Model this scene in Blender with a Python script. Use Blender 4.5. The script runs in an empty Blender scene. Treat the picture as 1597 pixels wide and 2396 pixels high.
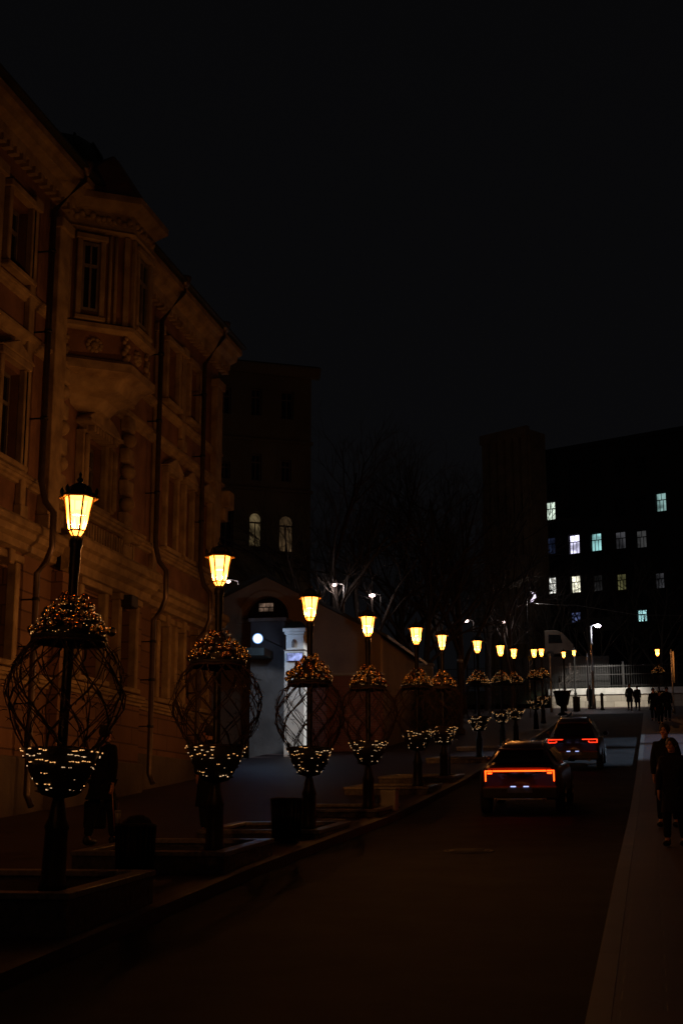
import bpy, math, random
from mathutils import Vector, Matrix

C = bpy.context.scene
col = C.collection
PI = math.pi
# ------------------------------------------------------------------ camera
F_PX, IW, IH = 3300.0, 1597.0, 2396.0
PITCH = math.atan((1925 - IH / 2) / F_PX)
YAW = math.atan(737 / F_PX * math.cos(PITCH))
cd = bpy.data.cameras.new('camera')
cam = bpy.data.objects.new('camera', cd)
col.objects.link(cam)
cam.location = (0, 0, 0)
cam.rotation_euler = (PI / 2 + PITCH, 0, YAW)
cd.sensor_fit = 'VERTICAL'
cd.sensor_height = 36
cd.lens = 36 * F_PX / IH
cd.clip_start = 0.1
cd.clip_end = 2000
C.camera = cam
# ------------------------------------------------------------------ world (night sky) and exposure
w = bpy.data.worlds.new('World')
C.world = w
w.use_nodes = True
nt = w.node_tree
bg = nt.nodes['Background']
tc = nt.nodes.new('ShaderNodeTexCoord')
sp = nt.nodes.new('ShaderNodeSeparateXYZ')
rp = nt.nodes.new('ShaderNodeValToRGB')
nt.links.new(tc.outputs['Generated'], sp.inputs[0])
nt.links.new(sp.outputs['Z'], rp.inputs[0])
rp.color_ramp.elements[0].position = 0.0
rp.color_ramp.elements[0].color = (.0029, .0029, .0034, 1)
rp.color_ramp.elements[1].position = 0.7
rp.color_ramp.elements[1].color = (.0020, .0020, .0023, 1)
nt.links.new(rp.outputs[0], bg.inputs[0])
bg.inputs[1].default_value = 1.0
C.view_settings.view_transform = 'Standard'
C.view_settings.look = 'None'
C.view_settings.exposure = 0
C.view_settings.gamma = 1
C.render.engine = 'CYCLES'
C.cycles.max_bounces = 5
C.cycles.diffuse_bounces = 3
C.cycles.glossy_bounces = 3
C.cycles.transparent_max_bounces = 8
C.cycles.sample_clamp_indirect = 4.0
C.cycles.use_denoising = True
C.cycles.caustics_reflective = False
C.cycles.caustics_refractive = False

# ------------------------------------------------------------------ pixel rays -> points of the street
_h = Vector((-math.sin(YAW), math.cos(YAW), 0))
_r = Vector((math.cos(YAW), math.sin(YAW), 0))
_z = Vector((0, 0, 1))
_f = _h * math.cos(PITCH) + _z * math.sin(PITCH)
_c = -_h * math.sin(PITCH) + _z * math.cos(PITCH)


def ray(x, y):
    return _f + _r * ((x - IW / 2) / F_PX) - _c * ((y - IH / 2) / F_PX)


def atX(x, y, X):
    q = ray(x, y)
    return q * (X / q.x)


def atY(x, y, Y):
    q = ray(x, y)
    return q * (Y / q.y)


GP = [(-40, -3.1), (-30, -2.95), (0, -2.15), (10.6, -1.27), (18, -.66), (27.7, .02), (38, .95), (53, 2.5), (70, 4.3), (94, 7.0),
      (110, 8.6), (160, 9.6), (400, 11)]


def g(Y):
    for (a, za), (b, zb) in zip(GP, GP[1:]):
        if Y <= b:
            return za + (zb - za) * (Y - a) / (b - a)
    return GP[-1][1]


KH = 0.13   # kerb height


# ------------------------------------------------------------------ materials
def nodes(m):
    m.use_nodes = True
    return m.node_tree, m.node_tree.nodes['Principled BSDF']


def mat(name, c, rough=.7, metal=0.0, var=.25, scale=6.0, bump=0.0, bscale=40.0, spec=.5, c2=None):
    m = bpy.data.materials.new(name)
    t, b = nodes(m)
    b.inputs['Roughness'].default_value = rough
    b.inputs['Metallic'].default_value = metal
    b.inputs['Specular IOR Level'].default_value = spec
    co = t.nodes.new('ShaderNodeTexCoord')
    n = t.nodes.new('ShaderNodeTexNoise')
    n.inputs['Scale'].default_value = scale
    n.inputs['Detail'].default_value = 5
    t.links.new(co.outputs['Object'], n.inputs['Vector'])
    r = t.nodes.new('ShaderNodeValToRGB')
    lo = c2 if c2 else tuple(v * (1 - var) for v in c)
    hi = c if c2 else tuple(min(1, v * (1 + var)) for v in c)
    r.color_ramp.elements[0].position = .3
    r.color_ramp.elements[1].position = .7
    r.color_ramp.elements[0].color = (*lo, 1)
    r.color_ramp.elements[1].color = (*hi, 1)
    t.links.new(n.outputs['Fac'], r.inputs[0])
    t.links.new(r.outputs[0], b.inputs['Base Color'])
    if bump:
        n2 = t.nodes.new('ShaderNodeTexNoise')
        n2.inputs['Scale'].default_value = bscale
        n2.inputs['Detail'].default_value = 4
        t.links.new(co.outputs['Object'], n2.inputs['Vector'])
        bp = t.nodes.new('ShaderNodeBump')
        bp.inputs['Strength'].default_value = bump
        bp.inputs['Distance'].default_value = .02
        t.links.new(n2.outputs['Fac'], bp.inputs['Height'])
        t.links.new(bp.outputs[0], b.inputs['Normal'])
    return m


def tiled(name, c, mortar, bw, bh, rough=.7, ms=.012, bump=.4, vertical=False):
    m = bpy.data.materials.new(name)
    t, b = nodes(m)
    b.inputs['Roughness'].default_value = rough
    co = t.nodes.new('ShaderNodeTexCoord')
    br = t.nodes.new('ShaderNodeTexBrick')
    br.inputs['Scale'].default_value = 1
    br.inputs['Brick Width'].default_value = bw
    br.inputs['Row Height'].default_value = bh
    br.inputs['Mortar Size'].default_value = ms
    br.inputs['Color1'].default_value = (*c, 1)
    br.inputs['Color2'].default_value = (*[v * .72 for v in c], 1)
    br.inputs['Mortar'].default_value = (*mortar, 1)
    if vertical:
        s = t.nodes.new('ShaderNodeSeparateXYZ')
        k = t.nodes.new('ShaderNodeCombineXYZ')
        ad = t.nodes.new('ShaderNodeMath')
        t.links.new(co.outputs['Object'], s.inputs[0])
        t.links.new(s.outputs[0], ad.inputs[0])
        t.links.new(s.outputs[1], ad.inputs[1])
        t.links.new(ad.outputs[0], k.inputs[0])
        t.links.new(s.outputs[2], k.inputs[1])
        t.links.new(k.outputs[0], br.inputs['Vector'])
    else:
        t.links.new(co.outputs['Object'], br.inputs['Vector'])
    n = t.nodes.new('ShaderNodeTexNoise')
    n.inputs['Scale'].default_value = 1.3
    n.inputs['Detail'].default_value = 6
    t.links.new(co.outputs['Object'], n.inputs['Vector'])
    mx = t.nodes.new('ShaderNodeMix')
    mx.data_type = 'RGBA'
    mx.blend_type = 'MULTIPLY'
    mx.inputs[0].default_value = .6
    t.links.new(br.outputs['Color'], mx.inputs[6])
    t.links.new(n.outputs['Color'], mx.inputs[7])
    hs = t.nodes.new('ShaderNodeHueSaturation')
    hs.inputs['Saturation'].default_value = 1
    hs.inputs['Value'].default_value = 1.4
    t.links.new(mx.outputs[2], hs.inputs['Color'])
    rgb = t.nodes.new('ShaderNodeRGBToBW')
    t.links.new(n.outputs['Color'], rgb.inputs[0])
    t.links.new(rgb.outputs[0], mx.inputs[7])
    t.links.new(hs.outputs[0], b.inputs['Base Color'])
    bp = t.nodes.new('ShaderNodeBump')
    bp.inputs['Strength'].default_value = bump
    bp.inputs['Distance'].default_value = .01
    t.links.new(br.outputs['Fac'], bp.inputs['Height'])
    bp.invert = True
    t.links.new(bp.outputs[0], b.inputs['Normal'])
    return m


def emis(name, c, s, mis=False, mottled=0):
    m = bpy.data.materials.new(name)
    m.use_nodes = True
    t = m.node_tree
    t.nodes.remove(t.nodes['Principled BSDF'])
    e = t.nodes.new('ShaderNodeEmission')
    e.inputs[0].default_value = (*c, 1)
    e.inputs[1].default_value = s
    if mottled:
        co = t.nodes.new('ShaderNodeTexCoord')
        n = t.nodes.new('ShaderNodeTexNoise')
        n.inputs['Scale'].default_value = mottled
        n.inputs['Detail'].default_value = 3
        t.links.new(co.outputs['Object'], n.inputs['Vector'])
        mr = t.nodes.new('ShaderNodeMapRange')
        mr.inputs[1].default_value = .35
        mr.inputs[2].default_value = .65
        mr.inputs[3].default_value = s * .25
        mr.inputs[4].default_value = s * 1.3
        t.links.new(n.outputs['Fac'], mr.inputs[0])
        t.links.new(mr.outputs[0], e.inputs[1])
    t.links.new(e.outputs[0], t.nodes['Material Output'].inputs[0])
    m.cycles.emission_sampling = 'AUTO' if mis else 'NONE'
    return m


def lantern_glass():
    # milky glass lit from inside: glows itself, and lets the bulb's light through
    m = bpy.data.materials.new('lantern_glass')
    m.use_nodes = True
    t = m.node_tree
    t.nodes.remove(t.nodes['Principled BSDF'])
    e = t.nodes.new('ShaderNodeEmission')
    lw = t.nodes.new('ShaderNodeLayerWeight')
    lw.inputs[0].default_value = .35
    rr = t.nodes.new('ShaderNodeValToRGB')
    rr.color_ramp.elements[0].color = (1.0, .37, .052, 1)
    rr.color_ramp.elements[1].color = (1.0, .17, .009, 1)
    t.links.new(lw.outputs['Facing'], rr.inputs[0])
    t.links.new(rr.outputs[0], e.inputs[0])
    e.inputs[1].default_value = GLASS_S
    tr = t.nodes.new('ShaderNodeBsdfTransparent')
    tr.inputs[0].default_value = (.9, .85, .8, 1)
    a = t.nodes.new('ShaderNodeAddShader')
    t.links.new(e.outputs[0], a.inputs[0])
    t.links.new(tr.outputs[0], a.inputs[1])
    t.links.new(a.outputs[0], t.nodes['Material Output'].inputs[0])
    m.cycles.emission_sampling = 'NONE'
    return m


GLASS_S = 6.5
M = dict(
    asphalt=mat('asphalt', (.018, .018, .019), .85, spec=.15, var=.5, scale=1.2, bump=.5, bscale=120),
    paving=tiled('paving', (.050, .027, .029), (.04, .03, .028), .6, .3, .6),
    kerb=tiled('kerb_granite', (.10, .085, .078), (.05, .045, .04), 1.0, 3.0, .6, ms=.01),
    earth=mat('earth', (.05, .045, .04), .9, scale=.5, bump=.6, bscale=6),
    grass=mat('dark_grass', (.02, .026, .012), .9, scale=3, bump=1, bscale=50),
    wall=mat('ochre_plaster', (.25, .14, .09), .85, scale=1.6, c2=(.12, .065, .042), bump=.7, bscale=11),
    trim=mat('cream_stucco', (.40, .31, .18), .8, scale=2.6, c2=(.19, .135, .075), bump=.6, bscale=16),
    rust=tiled('rusticated_plaster', (.22, .125, .08), (.09, .05, .035), 1.6, .42, .85, ms=.02, bump=.8, vertical=True),
    plinth=mat('dark_plinth', (.12, .10, .085), .85, scale=1.2, bump=.4, bscale=12),
    gable=mat('gable_plaster', (.30, .21, .12), .85, scale=.9, c2=(.19, .13, .08), bump=.3, bscale=7),
    pierp=mat('dark_grey_plaster', (.055, .055, .058), .85, scale=1.1, var=.4, bump=.4, bscale=9),
    roof=mat('sheet_metal_roof', (.05, .06, .05), .5, metal=.3, scale=1.5),
    lit_iron=mat('lamplit_iron', (.42, .26, .09), .4, metal=.4),  # golden lamplight put into the colour of rim and cage
    iron=mat('black_iron', (.018, .017, .016), .42, metal=.3, spec=.4, scale=9),
    pipe=mat('painted_pipe', (.10, .075, .06), .32, metal=.5, scale=5),
    glass=mat('dark_window_glass', (.012, .013, .015), .08, scale=2, spec=.6),
    wood=mat('painted_sash', (.16, .14, .12), .6, scale=5),
    granite=mat('planter_granite', (.11, .10, .09), .26, scale=14, var=.4, bump=.1, bscale=60),
    coping=mat('pale_granite', (.26, .24, .21), .3, scale=14, var=.35, bump=.1, bscale=60),
    soil=mat('planter_soil', (.03, .022, .016), .95, scale=12, bump=1, bscale=30),
    twig=mat('brown_vine', (.05, .03, .02), .6, scale=20, var=.4, bump=.6, bscale=60),
    board=mat('black_board', (.015, .014, .013), .7),
    gold=mat('gold_bauble', (.95, .72, .32), .14, metal=1, var=.08),
    goldm=mat('matt_gold_bauble', (.9, .62, .22), .26, metal=1, var=.08),
    bronze=mat('bronze_bauble', (.62, .33, .16), .2, metal=1, var=.08),
    wire=mat('light_wire', (.05, .04, .03), .4),
    bark=mat('tree_bark', (.055, .045, .038), .9, scale=5, var=.4, bump=.8, bscale=20),
    brick=tiled('red_brick', (.26, .085, .05), (.2, .14, .11), .26, .085, .85, ms=.01, vertical=True),
    white=mat('white_plaster', (.62, .60, .55), .8, scale=2.2, c2=(.46, .45, .41), bump=.2, bscale=10),
    grey=mat('grey_plaster', (.30, .29, .27), .85, scale=.8, c2=(.20, .19, .18), bump=.3, bscale=8),
    olive=mat('olive_plaster', (.20, .19, .11), .85, scale=.3, c2=(.13, .12, .075), bump=.3, bscale=5),
    brown=mat('brown_plaster', (.15, .11, .08), .85, scale=.9, c2=(.09, .068, .05), bump=.3, bscale=7),
    dark=mat('dark_plaster', (.04, .038, .042), .85, scale=.3),
    stone=tiled('pale_stone', (.42, .37, .29), (.2, .17, .14), 1.1, .45, .8, ms=.015, vertical=True),
    rubber=mat('tyre_rubber', (.015, .015, .015), .8),
    carred=mat('car_paint_dark_red', (.06, .014, .009), .28, metal=.35, spec=.6, var=.05),
    cargrey=mat('car_paint_grey', (.05, .024, .02), .30, metal=.35, spec=.6, var=.05),
    plastic=mat('black_plastic', (.014, .013, .013), .5),
    chrome=mat('chrome', (.6, .58, .55), .15, metal=1, var=.02),
    skin=mat('skin', (.58, .30, .22), .5, scale=20, var=.12, spec=.3),
    cloth=mat('black_cloth', (.012, .012, .013), .9, spec=.1, scale=15, bump=.4, bscale=90),
    denim=mat('dark_denim', (.014, .015, .02), .9, spec=.1, scale=15),
    hair=mat('dark_hair', (.015, .011, .009), .6, scale=40, var=.4, bump=.8, bscale=120),
    cream=mat('cream_paper', (.6, .55, .45), .6),
    yellow=mat('yellow_sign', (.55, .50, .06), .5),
    galv=mat('galvanised_steel', (.45, .45, .46), .35, metal=.6),
    plate=mat('number_plate', (.10, .10, .11), .5),
)
M['lglass'] = lantern_glass()
M['fairy'] = emis('fairy_light', (1.0, .47, .15), 1.3)
M['fairyw'] = emis('white_fairy_light', (1.0, .62, .32), 1.0)
M['tail'] = emis('tail_light', (1.0, .05, .004), 7.0, True)
M['tail2'] = emis('tail_light_far', (1.0, .03, .008), 3.6, True)
M['platel'] = emis('plate_lamp', (.42, .50, 1.0), 1.5, True)
M['cool'] = emis('cool_lamp', (.95, .86, 1.0), 30)
M['pink'] = emis('pinkish_lamp', (1.0, .70, .62), 14)
M['blue'] = emis('blue_white_lamp', (.30, .52, 1.0), 30)
_t = M['blue'].node_tree  # emission fading to the rim paints glare round the core
_lw = _t.nodes.new('ShaderNodeLayerWeight')
_lw.inputs[0].default_value = .5
_su = _t.nodes.new('ShaderNodeMath')
_su.operation = 'SUBTRACT'
_su.inputs[0].default_value = 1
_po = _t.nodes.new('ShaderNodeMath')
_po.operation = 'POWER'
_po.inputs[1].default_value = 9
_mu = _t.nodes.new('ShaderNodeMath')
_mu.operation = 'MULTIPLY'
_mu.inputs[1].default_value = 40
_t.links.new(_lw.outputs['Facing'], _su.inputs[1])
_t.links.new(_su.outputs[0], _po.inputs[0])
_t.links.new(_po.outputs[0], _mu.inputs[0])
_t.links.new(_mu.outputs[0], _t.nodes['Emission'].inputs[1])
M['screen'] = emis('screen', (.42, .50, 1.0), .85, mottled=6)


# ------------------------------------------------------------------ mesh builder
class MB:
    def __init__(s):
        s.v = []
        s.f = []
        s.sm = []

    def add(s, vs, fs, smooth=False):
        o = len(s.v)
        s.v += [tuple(p) for p in vs]
        s.f += [tuple(i + o for i in q) for q in fs]
        s.sm += [smooth] * len(fs)
        return s

    def box(s, x0, x1, y0, y1, z0, z1):
        vs = [(x, y, z) for z in (z0, z1) for y in (y0, y1) for x in (x0, x1)]
        return s.add(vs, [(0, 2, 3, 1), (4, 5, 7, 6), (0, 1, 5, 4), (2, 6, 7, 3), (0, 4, 6, 2), (1, 3, 7, 5)])

    def tube(s, pts, rad, n=8, cap=True, smooth=True):
        pts = [Vector(p) for p in pts]
        if not isinstance(rad, (list, tuple)):
            rad = [rad] * len(pts)
        vs = []
        up = Vector((.13, .27, 1)).normalized()
        for i, p in enumerate(pts):
            d = (pts[min(i + 1, len(pts) - 1)] - pts[max(i - 1, 0)])
            d.normalize()
            a = d.cross(up)
            if a.length < .05:
                a = d.cross(Vector((1, 0, 0)))
            a.normalize()
            b = d.cross(a)
            for k in range(n):
                t = 2 * PI * k / n
                vs.append(p + (a * math.cos(t) + b * math.sin(t)) * rad[i])
        fs = []
        for i in range(len(pts) - 1):
            for k in range(n):
                k2 = (k + 1) % n
                fs.append((i * n + k, i * n + k2, (i + 1) * n + k2, (i + 1) * n + k))
        s.add(vs, fs, smooth)
        if cap:
            o = len(s.v) - len(vs)
            s.f.append(tuple(o + k for k in range(n))[::-1])
            s.f.append(tuple(o + (len(pts) - 1) * n + k for k in range(n)))
            s.sm += [False, False]
        return s

    def lathe(s, prof, n=16, c=(0, 0, 0), smooth=True, a0=0.0):
        vs = []
        for r, z in prof:
            for k in range(n):
                t = a0 + 2 * PI * k / n
                vs.append((c[0] + r * math.cos(t), c[1] + r * math.sin(t), c[2] + z))
        fs = []
        for i in range(len(prof) - 1):
            for k in range(n):
                k2 = (k + 1) % n
                fs.append((i * n + k, i * n + k2, (i + 1) * n + k2, (i + 1) * n + k))
        fs.append(tuple(range(n))[::-1])
        fs.append(tuple((len(prof) - 1) * n + k for k in range(n)))
        return s.add(vs, fs, smooth)

    def ball(s, c, r, n=10, m=7, sc=(1, 1, 1)):
        vs = [(c[0], c[1], c[2] - r * sc[2])]
        for i in range(1, m):
            a = -PI / 2 + PI * i / m
            for k in range(n):
                t = 2 * PI * k / n
                vs.append((c[0] + r * sc[0] * math.cos(a) * math.cos(t), c[1] + r * sc[1] * math.cos(a) * math.sin(t), c[2] + r * sc[2] * math.sin(a)))
        vs.append((c[0], c[1], c[2] + r * sc[2]))
        fs = []
        for k in range(n):
            k2 = (k + 1) % n
            fs.append((0, 1 + k2, 1 + k))
            for i in range(m - 2):
                fs.append((1 + i * n + k, 1 + i * n + k2, 1 + (i + 1) * n + k2, 1 + (i + 1) * n + k))
            fs.append((1 + (m - 2) * n + k, 1 + (m - 2) * n + k2, len(vs) - 1))
        return s.add(vs, fs, True)

    def prism(s, poly, d, smooth=False):
        # poly: list of 3D points in a plane, extruded by vector d
        n = len(poly)
        d = Vector(d)
        vs = [Vector(p) for p in poly] + [Vector(p) + d for p in poly]
        fs = [tuple(range(n))[::-1], tuple(range(n, 2 * n))]
        for k in range(n):
            k2 = (k + 1) % n
            fs.append((k, k2, n + k2, n + k))
        return s.add(vs, fs, smooth)

    def build(s, name, m, parent=None, org=(0, 0, 0), bevel=0, seg=1):
        me = bpy.data.meshes.new(name)
        o = Vector(org)
        me.from_pydata([tuple(Vector(v) - o) for v in s.v], [], s.f)
        me.polygons.foreach_set('use_smooth', s.sm)
        me.materials.append(M[m] if isinstance(m, str) else m)
        me.update()
        ob = bpy.data.objects.new(name, me)
        col.objects.link(ob)
        if parent:
            ob.parent = parent
        if bevel:
            b = ob.modifiers.new('bevel', 'BEVEL')
            b.width = bevel
            b.segments = seg
            b.limit_method = 'ANGLE'
        return ob


class FR:
    """a wall's own frame: u along it, z up, n outwards"""

    def __init__(s, o, u):
        s.o = Vector(o)
        s.u = Vector(u).normalized()
        s.n = s.u.cross(Vector((0, 0, 1)))

    def p(s, u, z, n=0):
        q = s.o + s.u * u + s.n * n
        return Vector((q.x, q.y, z))

    def box(s, mb, u0, u1, z0, z1, n0, n1):
        vs = [s.p(u, z, n) for z in (z0, z1) for n in (n0, n1) for u in (u0, u1)]
        mb.add(vs, [(0, 2, 3, 1), (4, 5, 7, 6), (0, 1, 5, 4), (2, 6, 7, 3), (0, 4, 6, 2), (1, 3, 7, 5)])

    def prof(s, mb, u0, u1, pr):
        """moulding: profile of (n, z) swept from u0 to u1"""
        mb.prism([s.p(u0, z, n) for n, z in pr], s.u * (u1 - u0))

    def wall(s, mb, u0, u1, z0, z1, op, n0=-.4, n1=0):
        us = sorted(set([u0, u1] + [a for o in op for a in (max(u0, o[0]), min(u1, o[1]))]))
        for a, b in zip(us, us[1:]):
            if b - a < 1e-4:
                continue
            cuts = sorted([(o[2], o[3]) for o in op if o[0] < (a + b) / 2 < o[1]])
            z = z0
            for c0, c1 in cuts:
                if c0 > z:
                    s.box(mb, a, b, z, c0, n0, n1)
                z = max(z, c1)
            if z < z1:
                s.box(mb, a, b, z, z1, n0, n1)


def tag(o, label=None, cat=None, group=None, kind=None):
    if label:
        o['label'] = label
    if cat:
        o['category'] = cat
    if group:
        o['group'] = group
    if kind:
        o['kind'] = kind
    return o


def thing(name, loc, label, cat, group=None, rz=0):
    o = bpy.data.objects.new(name, None)
    col.objects.link(o)
    o.location = loc
    o.rotation_euler = (0, 0, rz)
    o.empty_display_size = .2
    return tag(o, label, cat, group)


def copy_tree(o, parent=None):
    c = o.copy()
    col.objects.link(c)
    if parent:
        c.parent = parent
    for ch in list(o.children):
        copy_tree(ch, c)
    return c


def plight(name, loc, power, c, parent=None, r=.04):
    l = bpy.data.lights.new(name, 'POINT')
    l.energy = power
    l.color = c
    l.shadow_soft_size = r
    o = bpy.data.objects.new(name, l)
    col.objects.link(o)
    o.location = loc
    if parent:
        o.parent = parent
    return o


def arc(n, a0, a1):
    return [a0 + (a1 - a0) * i / n for i in range(n + 1)]


# ================================================================== THE SETTING
def strip(name, x0, x1, y0, y1, dz, m, thick=None, step=1.0, nx=1):
    mb = MB()
    n = max(1, int((y1 - y0) / step))
    ys = [y0 + (y1 - y0) * i / n for i in range(n + 1)]
    if thick is None:
        xs = [x0 + (x1 - x0) * i / nx for i in range(nx + 1)]
        vs = [(x, y, g(y) + dz) for y in ys for x in xs]
        k = nx + 1
        fs = [(j * k + i, j * k + i + 1, (j + 1) * k + i + 1, (j + 1) * k + i) for j in range(n) for i in range(nx)]
        mb.add(vs, fs)
    else:
        vs = []
        for y in ys:
            z = g(y) + dz
            vs += [(x0, y, z - thick), (x0, y, z), (x1, y, z), (x1, y, z - thick)]
        fs = []
        for j in range(n):
            for i in range(4):
                i2 = (i + 1) % 4
                fs.append((j * 4 + i, j * 4 + i2, (j + 1) * 4 + i2, (j + 1) * 4 + i))
        fs.append((0, 1, 2, 3))
        fs.append(tuple(n * 4 + q for q in (3, 2, 1, 0)))
        mb.add(vs, fs)
    o = mb.build(name, m)
    return tag(o, kind='structure')


KL, KR = -5.0, -.5
strip('ground', -260, 260, -40, 400, -.03, 'earth', step=4)
strip('road', KL, KR, -40, 92, 0, 'asphalt', step=1)
strip('pavement', -14.2, KL - .16, -40, 92, KH, 'paving', thick=.3, step=1)
strip('pavement', KR + .16, 4.6, -40, 92, KH, 'paving', thick=.3, step=1)
strip('kerb', KL - .158, KL, -40, 92, KH + .003, 'kerb', thick=.3)
strip('kerb', KR, KR + .158, -40, 92, KH + .003, 'kerb', thick=.3)
strip('plaza', -40, 40, 92, 109.8, .004, 'paving', step=1)
# terrace behind the far retaining wall
mb = MB()
mb.box(-60, 60, 110.6, 200, 9.0, 10.05)
tag(mb.build('terrace', 'grass'), kind='structure')


# ================================================================== ORNATE BUILDING (left)
FX = -13.0
B = thing('ornate_building', (FX, 30, g(30)), 'ornate three-storey ochre building with an oriel bay, lit amber by the nearest street lantern', 'building')
BO = (FX, 30, g(30))
fr = FR((FX, 0, 0), (0, 1, 0))    # u = Y ; n = +X (towards the street)
Y0, Y1 = 12.0, 41.2
ZB, ZT = -1.6, 14.6
wins = []   # (y0, y1, z0, z1, storey)
gf = [(13.2, 14.5), (15.9, 17.2), (18.6, 19.9), (21.2, 22.5), (23.6, 24.7), (26.0, 26.9), (29.9, 31.2), (32.3, 33.3), (35.9, 36.6), (37.35, 37.9), (39.2, 40.1)]
sf = [(13.2, 14.5), (15.9, 17.2), (18.6, 19.9), (21.2, 22.5), (23.7, 24.8), (26.0, 27.0), (30.55, 31.75), (36.4, 37.2), (38.0, 38.6), (39.4, 40.3)]
tf = [(13.2, 14.5), (15.9, 17.2), (18.6, 19.9), (21.2, 22.5), (23.7, 24.8), (26.0, 27.0), (33.5, 34.3), (36.2, 37.1), (38.2, 39.0)]
for a, b in gf:
    wins.append((a, b, 3.3, 5.2, 0))
for a, b in sf:
    wins.append((a, b, 7.5, 9.45 if not 30 < a < 32 else 9.0, 1))
for a, b in tf:
    wins.append((a, b, 11.7, 13.2, 2))
wl = MB()
fr.wall(wl, Y0, Y1, 6.0, ZT, [q[:4] for q in wins if q[4] > 0])
wo = wl.build('wall', 'wall', B, BO)
wl = MB()
fr.wall(wl, Y0, Y1, .9, 6.0, [q[:4] for q in wins if q[4] == 0])
wl.build('ground_storey_wall', 'rust', B, BO)
pb = MB()
pb.box(FX - .38, FX + .10, Y0, 29.0, ZB, 1.35)
pb.box(FX - .38, FX + .40, 29.0, 34.3, ZB, 1.45)
pb.box(FX - .38, FX + .10, 34.3, Y1 + .1, ZB, 1.75)
pb.build('plinth', 'plinth', B, BO, bevel=.03)
# body behind and the end wall at the far side
bb = MB()
bb.box(FX - 12, FX - .4, Y0, Y1, ZB, ZT)
bb.build('rear_wall', 'wall', B, BO)
# risalit (projecting centre) on the ground storey
rb = MB()
fr.wall(rb, 29.1, 34.2, 1.45, 5.5, [(29.9, 31.2, 3.3, 5.2), (32.3, 33.3, 3.3, 5.2)], 0.001, .28)
rb.build('projecting_bay', 'rust', B, BO)


def moulding(name, z, h, d, y0, y1, base=0.0, m='trim', dent=0):
    mb = MB()
    pr = [(base, z), (base + d * .35, z + h * .06), (base + d * .4, z + h * .3), (base + d * .72, z + h * .42), (base + d * .8, z + h * .62),
          (base + d, z + h * .68), (base + d, z + h * .9), (base + d * .9, z + h), (base, z + h)]
    fr.prof(mb, y0, y1, pr)
    if dent:
        y = y0 + .1
        while y < y1 - .1:
            fr.box(mb, y, y + dent * .5, z - .12, z + h * .3, base, base + d * .34)
            y += dent
    return mb.build(name, m, B, BO)


moulding('string_course', 2.86, .26, .16, Y0, 29.1)
moulding('string_course', 2.86, .26, .16, 29.1, 34.2, .28)
moulding('string_course', 2.86, .26, .16, 34.2, Y1 + .12)
moulding('cornice', 5.62, .62, .42, Y0, 29.0)
moulding('cornice', 5.52, .80, .50, 29.0, 34.35, .26)
moulding('cornice', 5.62, .62, .42, 34.35, Y1 + .3)
moulding('string_course', 7.05, .24, .20, Y0, 29.1)
moulding('string_course', 7.05, .26, .24, 29.1, 34.2, .1)
moulding('string_course', 7.05, .24, .20, 34.2, Y1 + .2)
moulding('string_course', 10.15, .26, .22, Y0, 29.2)
moulding('string_course', 10.15, .26, .22, 32.6, Y1 + .2)
moulding('string_course', 11.15, .22, .16, Y0, 29.2)
moulding('string_course', 11.15, .22, .16, 32.5, Y1 + .14)
moulding('eaves_cornice', 14.2, .75, .62, Y0, 29.2, dent=.32)
moulding('eaves_cornice', 14.2, .75, .62, 32.4, Y1 + .5, dent=.32)
# vertical fluting in the panel between the cornice and the second storey sill
fl = MB()
for k in range(26):
    y = 29.5 + k * .17
    fr.box(fl, y, y + .08, 6.42, 6.98, .0, .16)
fl.build('fluted_panel', 'trim', B, BO)
# the end bracket blocks of the far corner
eb = MB()
eb.box(FX, FX + .45, Y1 - .05, Y1 + .5, 9.6, 10.15)
eb.box(FX, FX + .3, Y1 - .05, Y1 + .35, 9.2, 9.6)
eb.build('corner_bracket', 'trim', B, BO, bevel=.03)
# pilasters
for (a, b, z0, z1, d, mm) in [(28.15, 28.75, 6.3, 13.7, .28, 'trim'), (27.05, 27.3, 6.3, 13.7, .14, 'trim'), (32.75, 33.25, 10.5, 13.7, .2, 'trim'),
                              (35.3, 35.6, 6.3, 13.7, .14, 'trim'), (40.5, 41.1, 6.3, 13.7, .2, 'trim'), (24.95, 25.45, 6.3, 13.7, .2, 'trim'),
                              (20.3, 20.8, 6.3, 13.7, .2, 'trim'), (37.45, 37.75, 10.5, 13.7, .12, 'trim')]:
    pm = MB()
    fr.box(pm, a, b, z0, z1 - .35, 0, d)
    fr.box(pm, a - .06, b + .06, z1 - .35, z1 - .1, 0, d + .07)
    fr.box(pm, a - .05, b + .05, z0 - .001, z0 + .3, 0, d + .05)
    pm.build('pilaster', mm, B, BO, bevel=.015)
# quoins of bossed blocks, right and left of the oriel's window
for (yc, z0, n) in [(33.2, 6.5, 9), (28.9, 6.5, 9)]:
    qm = MB()
    for k in range(n):
        z = z0 + k * .42
        if k % 2 == 0:
            fr.box(qm, yc - .26, yc + .26, z, z + .38, 0, .24)
        else:
            qm.ball((FX + .16, yc, z + .19), .24, 12, 8, (.8, 1, .78))
    qm.build('quoin', 'trim', B, BO, bevel=.05, seg=2)


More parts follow.
